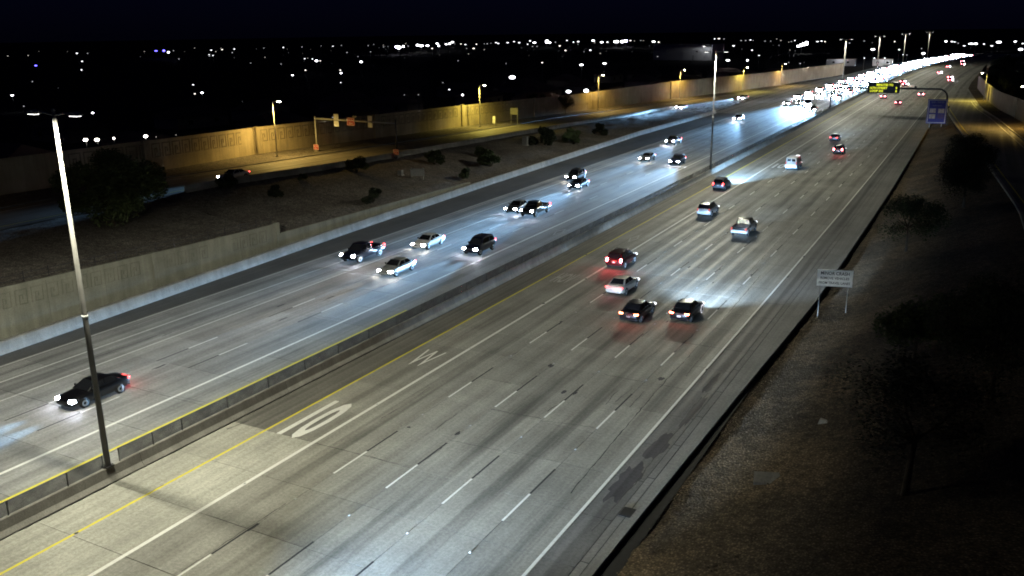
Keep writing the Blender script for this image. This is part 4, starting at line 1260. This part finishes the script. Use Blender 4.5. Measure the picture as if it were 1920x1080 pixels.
def city_light(X, Y, z, size, lv, c):
    r = size / 2
    m = MB()
    sx, sz_ = CR.uniform(0.7, 1.9), CR.uniform(0.55, 1.15)
    m.loft([[(r * sx * q * a, r * q * b, dz * r * sz_) for a, b in ((1, 0), (.5, .87), (-.5, .87), (-1, 0), (-.5, -.87), (.5, -.87))] for q, dz in ((.55, -.7), (1, -.25), (1, .25), (.5, .7))])
    m.cur = 1
    m.box((0, r * 0.3, -(z + 0.7) / 2 - r * 0.35), (0.16, 0.16, z + 0.7 - r * 0.7))
    o = m.build('city_light', [emit('city light %s%d' % (c, lv), cols[c], strength[lv] * (0.8 if c == 'b' else 1), False), POLEM], None, loc=(X, Y, z))
    lab = {1: 'faint dim light out in the dark city', 2: 'small pale city light toward the horizon', 3: 'clear white city light among the dark roofs',
           4: 'bright white lamp standing out in the distant city', 5: 'glaring floodlight in the distant city'}[lv]
    if c == 'b':
        lab = 'deep blue light in the dark city on the left'
    if c == 'v':
        lab = 'violet fringed floodlight on the city horizon'
    if c == 'w' and lv > 3:
        lab = 'bright porch lamp just behind the left end of the sound wall'
    tag(o, lab, 'city light', lab.replace('light', 'lights', 1))
for e in CITY.split(';'):
    X, Y, z, s, lv, c = e.split()
    city_light(float(X), float(Y), float(z), float(s), int(lv), 'w' if (c == 'c' and int(lv) < 4 and CR.random() < 0.25) else c)
# floodlit sports ground lamp
fl = empty('floodlight_mast', (-150, 930, -0.7))
tag(fl, 'largest glaring floodlight cluster beyond the right end of the sound wall', 'floodlight')
MB().tube([(0, 0, 0), (0, 0, 9)], [0.25, 0.15], 8).build('mast', STEEL, fl)
for k in range(4):
    MB().box((-3.2 + k * 2.6, 0, 7.2 + k * 0.9), (2.4, 0.6, 1.4 + 0.6 * k)).build('lamp_bank', emit('floodlight bank', (0.92, 0.93, 1.0), 14, False), fl)

def house(name, X, Y, w, d, h, rz, z=-0.7, flat=False, lit=False, label='dark low house in the unlit neighbourhood', group='houses in the dark neighbourhood', cat='house', wallmat=None):
    t = empty(name, (X, Y, z), rz)
    tag(t, label, cat, group)
    MB().box((0, 0, h / 2), (w, d, h)).build('wall', wallmat or STUCCO, t)
    if flat:
        MB().box((0, 0, h + 0.15), (w + 0.3, d + 0.3, 0.3)).build('roof', ROOFM, t)
    else:
        rh = d * 0.22
        o_ = 0.5
        vs = [(-w / 2 - o_, -d / 2 - o_, h), (w / 2 + o_, -d / 2 - o_, h), (w / 2 + o_, d / 2 + o_, h), (-w / 2 - o_, d / 2 + o_, h), (-w / 2 + d * 0.3, 0, h + rh), (w / 2 - d * 0.3, 0, h + rh)]
        mesh_ = mesh('roof', vs, [(0, 1, 5, 4), (1, 2, 5), (2, 3, 4, 5), (3, 0, 4), (3, 2, 1, 0)], ROOFM)
        obj('roof', mesh_, t)
    for k in range(2):
        MB().box((-w / 4 + k * w / 2, -d / 2 - 0.02, h * 0.55), (1.4, 0.06, 1.1)).build('window', GLASSDK, t)
    return t
rr = random.Random(77)
nh = 0
for row in range(4):
    for k in range(12):
        Y = 95 + k * 34 + rr.uniform(-6, 6) + row * 6
        X = u_wl(min(Y, 480)) + xs(min(Y, 500)) - 22 - row * 33 + rr.uniform(-5, 5)
        if Y > 560 or nh > 34:
            continue
        house('house', X, Y, rr.uniform(13, 18), rr.uniform(9, 12), rr.uniform(2.8, 3.4), rr.choice((0, math.pi / 2)) + rr.uniform(-.1, .1))
        nh += 1
wh = house('warehouse', -205, 745, 52, 26, 13, -0.1, flat=True, label='large pale flat roofed building lit from one side behind the sound wall', group=None, cat='building', wallmat=basic('pale warehouse wall', (0.5, 0.5, 0.5), 0.8))
luminaire_light('yard_light', 9000, (0.9, 0.93, 1.0), wh, (22, -20, 11), 0.2, 0.2, 0.0)
MB().tube([(22, -20, 0), (22, -20, 11)], 0.15, 8).build('yard_lamp_post', STEEL, wh)
MB().box((22, -20, 11.15), (1.2, 0.6, 0.25)).build('yard_lamp_head', LAMPLENS, wh)
for k, (X, Y, w) in enumerate(((-66, 640, 18), (-40, 640, 12))):
    tr = house('long_shed', X, Y, w, 6, 4.2, 0.05, flat=True, label=('long low pale shed under small lamps beyond the merge', 'shorter low pale shed right of the long one')[k], group=None, cat='building', wallmat=MATS['pale warehouse wall'])
    luminaire_light('shed_light', 700, (0.9, 0.92, 1.0), tr, (0, -6, 6), 0.2, 0.2, 0.0)

# ================================================================== VEHICLES
def section(w, zb, zt, n_crown=0.03):
    h = zt - zb
    P = [(0.78, 0.0), (0.97, 0.14), (1.0, 0.42), (0.985, 0.72), (0.93, 0.90), (0.80, 1.0), (0.4, 1.0 + n_crown)]
    r = [(w * a, zb + h * b) for a, b in P]
    return r + [(-x, z) for x, z in reversed(r)]
def loft_body(st):
    rings = []
    for y, w, zb, zt in st:
        rings.append([(x, y, z) for x, z in section(w, zb, zt)])
    return MB().loft(rings)
def cabin_faces(c):
    """c: (yb0, yb1, wb, zb, yt0, yt1, wt, zt): rear/front bottom, half width, z; rear/front top"""
    yb0, yb1, wb, zb, yt0, yt1, wt, zt = c
    v = {}
    for s in (-1, 1):
        v[('rb', s)] = Vector((s * wb, yb0, zb))
        v[('fb', s)] = Vector((s * wb, yb1, zb))
        v[('rt', s)] = Vector((s * wt, yt0, zt))
        v[('ft', s)] = Vector((s * wt, yt1, zt))
    return v
def pane(a, b, c, d, u0, u1, v0, v1, off=0.014):
    """quad abcd (a-b bottom edge, d-c top edge), sub-rectangle, lifted off the face along its normal and given thickness"""
    P = lambda u, v: (a * (1 - u) + b * u) * (1 - v) + (d * (1 - u) + c * u) * v
    n = (b - a).cross(d - a).normalized()
    q = [P(u0, v0), P(u1, v0), P(u1, v1), P(u0, v1)]
    m = MB()
    m.loft([[p - n * 0.03 for p in q], [p + n * off for p in q]])
    return m
KIND = {
    'sedan': dict(L=4.75, w=0.92, r=0.33, wy=1.40, st=[(-2.37, .70, .42, .80), (-2.30, .82, .33, .98), (-2.0, .885, .25, 1.03), (-1.5, .915, .21, 1.04), (-.6, .92, .2, .99), (.5, .92, .2, .96), (1.0, .918, .2, .95), (1.7, .905, .22, .88), (2.15, .855, .26, .78), (2.33, .74, .33, .66), (2.38, .6, .38, .58)],
                  cab=(-1.72, 1.05, .83, .96, -.98, .18, .62, 1.45), hz=.66, hy=2.18, hx=.68, tz=.86, ty=-2.30, tx=.66, pz=.62, split=.5),
    'suv': dict(L=4.75, w=0.95, r=0.37, wy=1.40, st=[(-2.36, .80, .5, .95), (-2.30, .90, .4, 1.12), (-1.9, .945, .3, 1.14), (-.6, .95, .26, 1.10), (.6, .95, .26, 1.06), (1.1, .945, .26, 1.04), (1.75, .93, .3, .98), (2.2, .88, .36, .88), (2.34, .78, .42, .76), (2.38, .66, .46, .68)],
                cab=(-2.27, 1.12, .87, 1.06, -1.95, .30, .70, 1.72), hz=.78, hy=2.22, hx=.71, tz=1.0, ty=-2.31, tx=.76, pz=.80, split=.42),
    'pickup': dict(L=5.75, w=0.99, r=0.40, wy=1.80, st=[(-2.86, .90, .55, .86), (-2.80, .96, .45, .88), (-.75, .985, .40, .90), (-.62, .985, .38, 1.16), (.4, .985, .36, 1.16), (1.35, .985, .36, 1.15), (2.2, .975, .4, 1.12), (2.7, .94, .46, 1.02), (2.84, .86, .5, .92), (2.88, .74, .54, .84)],
                   cab=(-.60, 1.55, .90, 1.14, -.45, .72, .72, 1.86), hz=.90, hy=2.70, hx=.76, tz=1.0, ty=-2.87, tx=.86, pz=.66, split=.45),
    'van': dict(L=5.6, w=1.0, r=0.36, wy=1.75, st=[(-2.80, .90, .45, 1.0), (-2.76, .98, .35, 1.1), (-1.5, 1.0, .3, 1.15), (.8, 1.0, .3, 1.15), (1.7, .98, .3, 1.1), (2.4, .93, .34, .98), (2.72, .84, .4, .85), (2.80, .7, .45, .75)],
                cab=(-2.75, 1.95, .96, 1.12, -2.68, 1.05, .84, 2.20), hz=.78, hy=2.58, hx=.72, tz=1.25, ty=-2.78, tx=.87, pz=.72, split=.72),
}
def build_kind(k):
    d = KIND[k]
    M = {}
    me = loft_body(d['st']).mesh('body', TRIM, True)
    M['body'] = me
    c = d['cab']
    v = cabin_faces(c)
    g = MB()
    g.loft([[v[('rb', -1)], v[('rb', 1)], v[('fb', 1)], v[('fb', -1)]], [v[('rt', -1)], v[('rt', 1)], v[('ft', 1)], v[('ft', -1)]]])
    if k == 'pickup':
        for s in (-1, 1):
            g.box((s * .92, -1.72, 1.02), (.10, 2.2, .30))
        g.box((0, -2.80, 1.01), (1.84, .09, .30))
    if k == 'suv':
        for s in (-1, 1):
            g.tube([(s * .6, -1.6, 1.74), (s * .6, -1.5, 1.79), (s * .6, .1, 1.79), (s * .6, .2, 1.74)], .02, 5)
    M['cabin'] = bevelled(g.mesh('cabin', TRIM), 0.055, 2, 25)
    f, b = v, None
    M['windshield'] = pane(v[('fb', 1)], v[('fb', -1)], v[('ft', -1)], v[('ft', 1)], .05, .95, .10, .93).mesh('windshield', GLASSDK)
    if k == 'van':
        M['rear_window'] = [pane(v[('rb', -1)], v[('rb', 1)], v[('rt', 1)], v[('rt', -1)], a, e, .38, .80).mesh('rear_window', GLASSDK) for a, e in ((.12, .45), (.55, .88))]
    else:
        M['rear_window'] = [pane(v[('rb', -1)], v[('rb', 1)], v[('rt', 1)], v[('rt', -1)], .09, .91, .14, .90).mesh('rear_window', GLASSDK)]
    M['side_window'] = []
    sp = d['split']
    for s in (-1, 1):
        A, B, C_, D = (v[('rb', 1)], v[('fb', 1)], v[('ft', 1)], v[('rt', 1)]) if s == 1 else (v[('fb', -1)], v[('rb', -1)], v[('rt', -1)], v[('ft', -1)])
        segs = ((.08, sp - .02), (sp + .02, .93)) if k != 'van' else ((sp, .95),)
        for a, e in segs:
            if s == -1:
                a, e = 1 - e, 1 - a
            M['side_window'].append(pane(A, B, C_, D, a, e, .14, .88).mesh('side_window', GLASSDK))
    r = d['r']
    def ring(rad, x):
        return [(x, rad * math.cos(2 * math.pi * j / 18), rad * math.sin(2 * math.pi * j / 18)) for j in range(18)]
    M['wheel'] = MB().loft([ring(r * .93, -.11), ring(r, -.08), ring(r, .08), ring(r * .93, .11)]).mesh('wheel', RUBBER, True)
    rim = MB()
    rim.loft([ring(r * .66, -.10), ring(r * .66, .118), ring(r * .5, .125), ring(r * .2, .10)])
    M['rim'] = rim.mesh('rim', RIM)
    arch = MB().loft([ring(r * 1.17, -.02), ring(r * 1.17, .0)])
    M['arch'] = arch.mesh('wheel_arch', TRIM)
    lens = MB()
    sx, sy, sz = .23, .17, .115
    if k in ('pickup',):
        sx, sz = .18, .14
    lens.loft([[(sx * q * a, dy * sy, sz * q * b) for a, b in ((-1, -.6), (-.5, -1), (.5, -1), (1, -.5), (1, .5), (.5, 1), (-.5, 1), (-1, .6))] for q, dy in ((1, -1), (1, .2), (.72, .85), (.3, 1.05))])
    M['headlight'] = lens.mesh('headlight', HEAD, True)
    tl = MB()
    tw, thh = (.19, .075) if k == 'sedan' else (.11, .19) if k != 'van' else (.07, .26)
    tl.loft([[(tw * q * a, -dy * .10, thh * q * b) for a, b in ((-1, -.7), (-.7, -1), (.7, -1), (1, -.7), (1, .7), (.7, 1), (-.7, 1), (-1, .7))] for q, dy in ((1, -1), (1, .3), (.7, 1))])
    M['taillight'] = tl.mesh('taillight', TAIL, True)
    M['plate'] = MB().box((0, 0, 0), (.32, .02, .16)).mesh('licence_plate', PLATE)
    mi = MB()
    mi.loft([[(0, -.03, -.06), (0, .05, -.06), (0, .05, .06), (0, -.03, .06)], [(.2, -.05, -.08), (.2, .05, -.06), (.2, .05, .07), (.2, -.05, .09)]])
    M['mirror'] = mi.mesh('mirror', TRIM)
    M['grille'] = MB().box((0, 0, 0), (d['w'] * 1.0, .06, .16 if k == 'sedan' else .26)).mesh('grille', TRIM)
    M['bumper'] = bevelled(MB().box((0, 0, 0), (d['w'] * 1.72, .10, .16)).mesh('bumper', TRIM), .03)
    return M
MODEL = {k: build_kind(k) for k in KIND}
PAINT = {}
def paint(name, c, rough=0.3, metal=0.2):
    if name not in PAINT:
        m = basic('car paint ' + name, c, rough, metal, 0.05, 1.0, 0.5)
        b = m.node_tree.nodes['Principled BSDF']
        b.inputs['Coat Weight'].default_value = 0.6
        b.inputs['Coat Roughness'].default_value = 0.06
        PAINT[name] = m
    return PAINT[name]
paint('black', (0.006, 0.006, 0.008))
paint('navy', (0.008, 0.010, 0.03))
paint('charcoal', (0.02, 0.02, 0.022))
paint('white', (0.72, 0.73, 0.74), 0.3, 0.0)
paint('silver', (0.45, 0.46, 0.46), 0.35, 0.4)
paint('grey', (0.14, 0.14, 0.15))
paint('maroon', (0.05, 0.006, 0.008))
paint('beige', (0.58, 0.56, 0.50), 0.35, 0.2)
def set_mat(o, m):
    o.material_slots[0].link = 'OBJECT'
    o.material_slots[0].material = m
BLUEHEAD = (0.30, 0.60, 1.0)
def car(kind, u, Y, color, label, front_lit=True, eastbound=False, z=0.0, beam=9000, beam_size=38, head=None, tail=None, tailglow=0.0, brake=False, group=None, yaw=None, pos='centre', plate_lit=False, cabin=None, beam_col=BLUEHEAD, dip=None):
    d, M = KIND[kind], MODEL[kind]
    rz = (rotz(Y) if yaw is None else yaw) + (math.pi if eastbound else 0)
    t = empty({'sedan': 'sedan_car', 'suv': 'sport_utility_car', 'pickup': 'pickup_truck', 'van': 'cargo_van'}[kind], W(u, Y, z + 0.006), rz)
    tag(t, label, {'sedan': 'car', 'suv': 'car', 'pickup': 'pickup', 'van': 'van'}[kind], group)
    b = obj('body', M['body'], t)
    set_mat(b, PAINT[color])
    c = obj('cabin', M['cabin'], t)
    set_mat(c, PAINT[cabin or color])
    obj('windshield', M['windshield'], c)
    for me in M['rear_window']:
        obj('rear_window', me, c)
    for me in M['side_window']:
        obj('side_window', me, c)
    for sx in (-1, 1):
        for sy in (-1, 1):
            wy = sy * d['wy']
            wh_ = obj('wheel', M['wheel'], t, (sx * (d['w'] - .10), wy, d['r']), (0, 0, 0 if sx > 0 else math.pi))
            obj('rim', M['rim'], wh_)
            obj('wheel_arch', M['arch'], t, (sx * (d['w'] + .004), wy, d['r'] + .03), (0, 0, 0 if sx > 0 else math.pi))
        h = obj('headlight', M['headlight'], t, (sx * d['hx'], d['hy'], d['hz']))
        set_mat(h, (head or HEAD) if eastbound else HEADDIM)
        tl = obj('taillight', M['taillight'], t, (sx * d['tx'], d['ty'], d['tz']))
        set_mat(tl, tail or (TAILB if brake else TAIL))
        mr = obj('mirror', M['mirror'], t, (sx * (d['w'] * .9), d['cab'][1] - .42, d['cab'][3] + .10), (0, 0, 0), (sx, 1, 1))
        if beam:
            spot('headlight_beam', beam * (25.0 if eastbound else 5), beam_col, t, (sx * d['hx'], d['hy'] + .24, d['hz']), (R(89.4), 0, R(-2 * sx)), R(beam_size), 0.9, 0.07, dip if dip else (0.018 if eastbound else 0.035), 0.02 if eastbound else 0.10, 0.16 if eastbound else None)
    obj('licence_plate', M['plate'], t, (0, d['ty'] - .06, d['pz']))
    obj('grille', M['grille'], t, (0, d['st'][-2][0] + .01, (d['hz'] + .48) / 2))
    obj('bumper', M['bumper'], t, (0, d['ty'] + .03, .47 if kind != 'sedan' else .40))
    if tailglow:
        g = bpy.data.lights.new('tail_glow', 'POINT')
        g.energy = tailglow * 0.28
        g.color = (1.0, 0.06, 0.05)
        g.shadow_soft_size = 0.3
        go = bpy.data.objects.new('tail_glow', g)
        col.objects.link(go)
        go.parent = t
        go.location = (0, d['ty'] - .4, d['tz'])
    if plate_lit:
        obj('plate_glow', M['plate'], t, (0, d['ty'] - .075, d['pz'] + .02))
        set_mat(t.children[-1], emit('lit plate', (0.9, 0.9, 1.0), 1.2, False))
    return t
def eb_car(kind, u, Yfront, *a, **k):
    return car(kind, u, Yfront + KIND[kind]['L'] / 2 - 0.2, *a, eastbound=True, **k)
def wb_car(kind, u, Yrear, *a, **k):
    return car(kind, u, Yrear + KIND[kind]['L'] / 2 - 0.1, *a, **k)
EBG = 'oncoming cars on the eastbound lanes'
WBG = 'cars driving away on the westbound lanes'
eb_car('sedan', -18.2, 33.6, 'black', 'black sedan passing behind the tall light pole in the left foreground', tailglow=130, beam=2600, dip=0.05, group=EBG)
eb_car('pickup', -25.6, 72.9, 'navy', 'dark pickup truck in the outer eastbound lane, leftmost of the oncoming group', tail=TAIL, beam=3600, group=EBG)
eb_car('sedan', -18.6, 70.1, 'silver', 'pale silver sedan ahead of the other oncoming cars', head=HEADWARM, beam=4200, beam_col=(1, .93, .85), group=EBG)
eb_car('sedan', -22.1, 81.3, 'white', 'white sedan with dark windows just right of the dark pickup', head=HEADWARM, beam=5000, beam_col=(1, .93, .85), group=EBG)
eb_car('suv', -15.4, 81.7, 'navy', 'dark blue car beside the eastbound carpool line with bluish headlights', beam=15000, group=EBG)
eb_car('sedan', -22.4, 104.4, 'charcoal', 'dark sedan half hidden behind the second oncoming pickup', beam=12000, group=EBG)
eb_car('pickup', -19.2, 103.0, 'black', 'black pickup truck oncoming beside a half hidden sedan', beam=15000, group=EBG)
eb_car('suv', -25.9, 132.2, 'charcoal', 'dark car in the outer lane overlapping another oncoming car', head=HEADWARM, beam=5000, group=EBG)
eb_car('sedan', -22.3, 125.3, 'navy', 'dark sedan in front of an overlapped oncoming car, mid distance', beam=17000, group=EBG)
eb_car('sedan', -22.5, 158.5, 'grey', 'grey sedan left of the dark car near the second median pole', head=HEADWARM, beam=9000, group=EBG)
eb_car('suv', -15.8, 156.0, 'navy', 'dark car just left of the second median pole', beam=16000, group=EBG)
eb_car('pickup', -25.7, 184.1, 'charcoal', 'dark truck with very bright high headlights in the outer eastbound lane', beam=12000, head=HEADFAR, group=EBG)
eb_car('suv', -25.2, 240.3, 'silver', 'pale car glaring with white light before the merge', beam=8000, head=HEADFAR, group=EBG)
eb_car('sedan', -23.2, 296, 'white', 'white sedan left of the glaring truck, farther lane', beam=14000, head=HEADFAR, group=EBG)
eb_car('sedan', -19.7, 299, 'silver', 'silver sedan right beside the white sedan near the glaring truck', beam=14000, head=HEADFAR, group=EBG)
eb_car('sedan', -11.9, 277, 'charcoal', 'dark car in the eastbound carpool lane next to the gantry foot', beam=14000, head=HEADFAR, group=EBG)
# exit ramp
eb_car('sedan', -59.2, 88.0, 'silver', 'silver sedan coming up the exit ramp on the left', z=z_rl(90), beam=3000, tailglow=40)
eb_car('sedan', -50.5, 270.5, 'silver', 'pale car at the start of the exit ramp, nearer of two', beam=12000, head=HEADFAR, yaw=R(-6))
eb_car('suv', -41.5, 313, 'silver', 'pale car entering the exit ramp behind another', beam=12000, head=HEADFAR, yaw=R(-10))
# westbound
wb_car('suv', 1.25, 83.2, 'maroon', 'dark red car with blazing brake lights straddling the carpool line', tailglow=190, brake=True, beam=1000, group=WBG)
wb_car('sedan', 4.85, 74.2, 'beige', 'pale beige sedan with red rear window glow behind the dark red car', tailglow=35, beam=6000, head=HEADWARM, group=WBG)
wb_car('sedan', 8.95, 67.3, 'black', 'black sedan with a pale rear bumper beside the dark sport utility', tailglow=40, tail=TAILO, beam=6000, group=WBG)
wb_car('sedan', 12.75, 69.3, 'black', 'low black car with a lit white plate throwing a wide beam', tailglow=22, tail=TAILO, beam=7500, beam_size=122, dip=0.085, beam_col=(0.5, 0.72, 1.0), plate_lit=True, group=WBG)
wb_car('pickup', 9.15, 103.5, 'white', 'white tailed pickup truck with a black cab in the third lane', cabin='black', tail=TAILDIM, beam=5000, group=WBG)
wb_car('suv', 2.05, 113.1, 'white', 'white tailed compact car with a black roof right of the carpool line', cabin='black', tail=TAILDIM, beam=5000, group=WBG)
wb_car('suv', -1.65, 133.9, 'grey', 'grey sport utility in the carpool lane lighting the road ahead', beam=36000, beam_size=46, dip=0.09, group=WBG)
wb_car('van', 4.5, 159.0, 'white', 'white cargo van with two small rear windows', tail=TAILDIM, beam=3000, group=WBG)
wb_car('suv', 8.9, 182.8, 'charcoal', 'dark car with a high centre brake light right of the white van', beam=6000, brake=True, tailglow=30, group=WBG)
wb_car('sedan', 4.95, 204.3, 'charcoal', 'dark sedan ahead of the car with the high brake light', beam=16000, tailglow=10, group=WBG)
wb_car('sedan', 1.9, 335, 'silver', 'small far car under the left half of the message board', beam=0, brake=True, group=WBG)
wb_car('sedan', 9.0, 309, 'maroon', 'far car with bright red lamps under the message board', beam=0, brake=True, tailglow=40, group=WBG)
wb_car('suv', 13.0, 348, 'white', 'far pale car just right of the message board', beam=0, brake=True, group=WBG)
# a car following behind, just below the picture, whose beam reaches into it
wb_car('suv', 12.2, 11.0, 'grey', 'grey car just below the picture whose headlights light the near lanes', beam=42000, beam_size=50, dip=0.055, beam_col=(0.5, 0.72, 1.0))

# ---- lorry in the middle of the glare by the gantry
tk = empty('box_lorry', W(-15.2, 293, 0.006), rotz(293) + math.pi)
tag(tk, 'white box lorry with lamps added to fill the big glare by the gantry', 'lorry')
obj('cab', bevelled(MB().loft([[(-1.2, 2.0, .5), (1.2, 2.0, .5), (1.2, 4.3, .5), (-1.2, 4.3, .5)], [(-1.2, 2.0, 1.6), (1.2, 2.0, 1.6), (1.2, 4.2, 1.6), (-1.2, 4.2, 1.6)], [(-1.1, 2.0, 2.7), (1.1, 2.0, 2.7), (1.1, 3.6, 2.7), (-1.1, 3.6, 2.7)]]).mesh('cab', PAINT['white']), .06), tk)
obj('cargo_box', bevelled(MB().box((0, -1.2, 2.2), (2.5, 6.0, 2.8)).mesh('cargo_box', PAINT['white']), .04), tk)
MB().box((0, 0, .65), (1.0, 8.0, .25)).build('chassis', TRIM, tk)
MB().loft([[(-1.0, 4.18, 1.65), (1.0, 4.18, 1.65), (.95, 3.66, 2.55), (-.95, 3.66, 2.55)], [(-1.0, 4.22, 1.66), (1.0, 4.22, 1.66), (.95, 3.70, 2.56), (-.95, 3.70, 2.56)]]).build('windshield', GLASSDK, tk)
for sx in (-1, 1):
    for y in (3.2, -2.6):
        wl = MB().tube([(sx * .9, y, .5), (sx * 1.22, y, .5)], .5, 16).build('wheel', RUBBER, tk)
        MB().tube([(sx * 1.20, y, .5), (sx * 1.235, y, .5)], .28, 12).build('rim', RIM, wl)
    obj('headlight', bevelled(MB().box((sx * .8, 4.32, 1.0), (.7, .14, .5)).mesh('headlight', HEADFAR), .04), tk)  # headlights oversized; upper, bumper and marker lamps added to build the glare
    obj('added_upper_lamp', bevelled(MB().box((sx * .75, 3.4, 2.88), (.8, .2, .34)).mesh('added_upper_lamp', HEADFAR), .04), tk)
    obj('added_bumper_lamp', bevelled(MB().box((sx * .5, 4.34, .62), (.5, .1, .24)).mesh('added_bumper_lamp', HEADFAR), .03), tk)
    spot('headlight_beam', 250000, BLUEHEAD, tk, (sx * .8, 4.5, 1.0), (R(89.2), 0, 0), R(60), 0.9, 0.1, 0.03)
for k in range(3):
    MB().box((-.8 + k * .8, 1.8, 3.68), (.5, .1, .16)).build('added_marker_lamp', HEADFAR, tk)

# ---- far traffic: small cars without separate parts
def far_mesh():
    m = MB()
    st = KIND['sedan']['st'][::2]
    m.loft([[(x, y, z) for x, z in section(w, zb, zt)] for y, w, zb, zt in st])
    c = KIND['sedan']['cab']
    v = cabin_faces(c)
    m.cur = 1
    m.loft([[v[('rb', -1)], v[('rb', 1)], v[('fb', 1)], v[('fb', -1)]], [v[('rt', -1)], v[('rt', 1)], v[('ft', 1)], v[('ft', -1)]]])
    m.cur = 2
    for s in (-1, 1):
        m.box((s * .62, 2.30, .68), (.56, .2, .40))  # headlights drawn oversized, their shape stands in for the glare
    m.cur = 3
    for s in (-1, 1):
        m.box((s * .64, -2.38, .84), (.42, .08, .20))
    m.cur = 0
    for s in (-1, 1):
        for y in (-1.4, 1.4):
            m.tube([(s * .7, y, .33), (s * .93, y, .33)], .33, 10)
    return m.mesh('far_car', [PAINT['charcoal'], GLASSDK, HEADFAR, TAILB])
FM = far_mesh()
FM2 = FM.copy()
FM2.materials[0] = PAINT['silver']
rr = random.Random(21)
k = 0
for lane in (-11.8, -15.1, -18.5, -21.9, -25.2):
    Y = 325 + rr.uniform(0, 15)
    while Y < 860:
        o = obj('far_car', FM if rr.random() < .5 else FM2, None, W(lane, Y, 0.006), (0, 0, rotz(Y) + math.pi))
        tag(o, 'distant oncoming car lost in the long streak of headlight glare', 'car', 'distant oncoming cars in the glare')
        if k % 2 == 0:
            spot('headlight_beam', 70000, BLUEHEAD, o, (0, 2.5, .7), (R(89.4), 0, 0), R(44), 0.9, 0.2, 0.018)
        k += 1
        Y += rr.uniform(17, 34)
for u, Y, lab in ((-0.6, 432, 'distant red-lit car left of a pair above the message board'), (2.3, 412, 'distant red-lit car just above the message board'),
                  (17.2, 451, 'distant pair of red lamps nearest the right gore'), (15.6, 475, 'distant red-lit car behind the pair near the right gore'),
                  (5.0, 600, 'far red-lit car near the end of the headlight streak'), (3.5, 690, 'farthest red-lit car at the end of the road'),
                  (7.4, 523, 'far pale red car in the middle westbound lane'), (9.2, 640, 'tiny red-lit car beside the far headlight streak')):
    o = obj('far_car', FM, None, W(u, Y, 0.006), (0, 0, rotz(Y)))
    tag(o, lab, 'car', 'distant cars driving away')
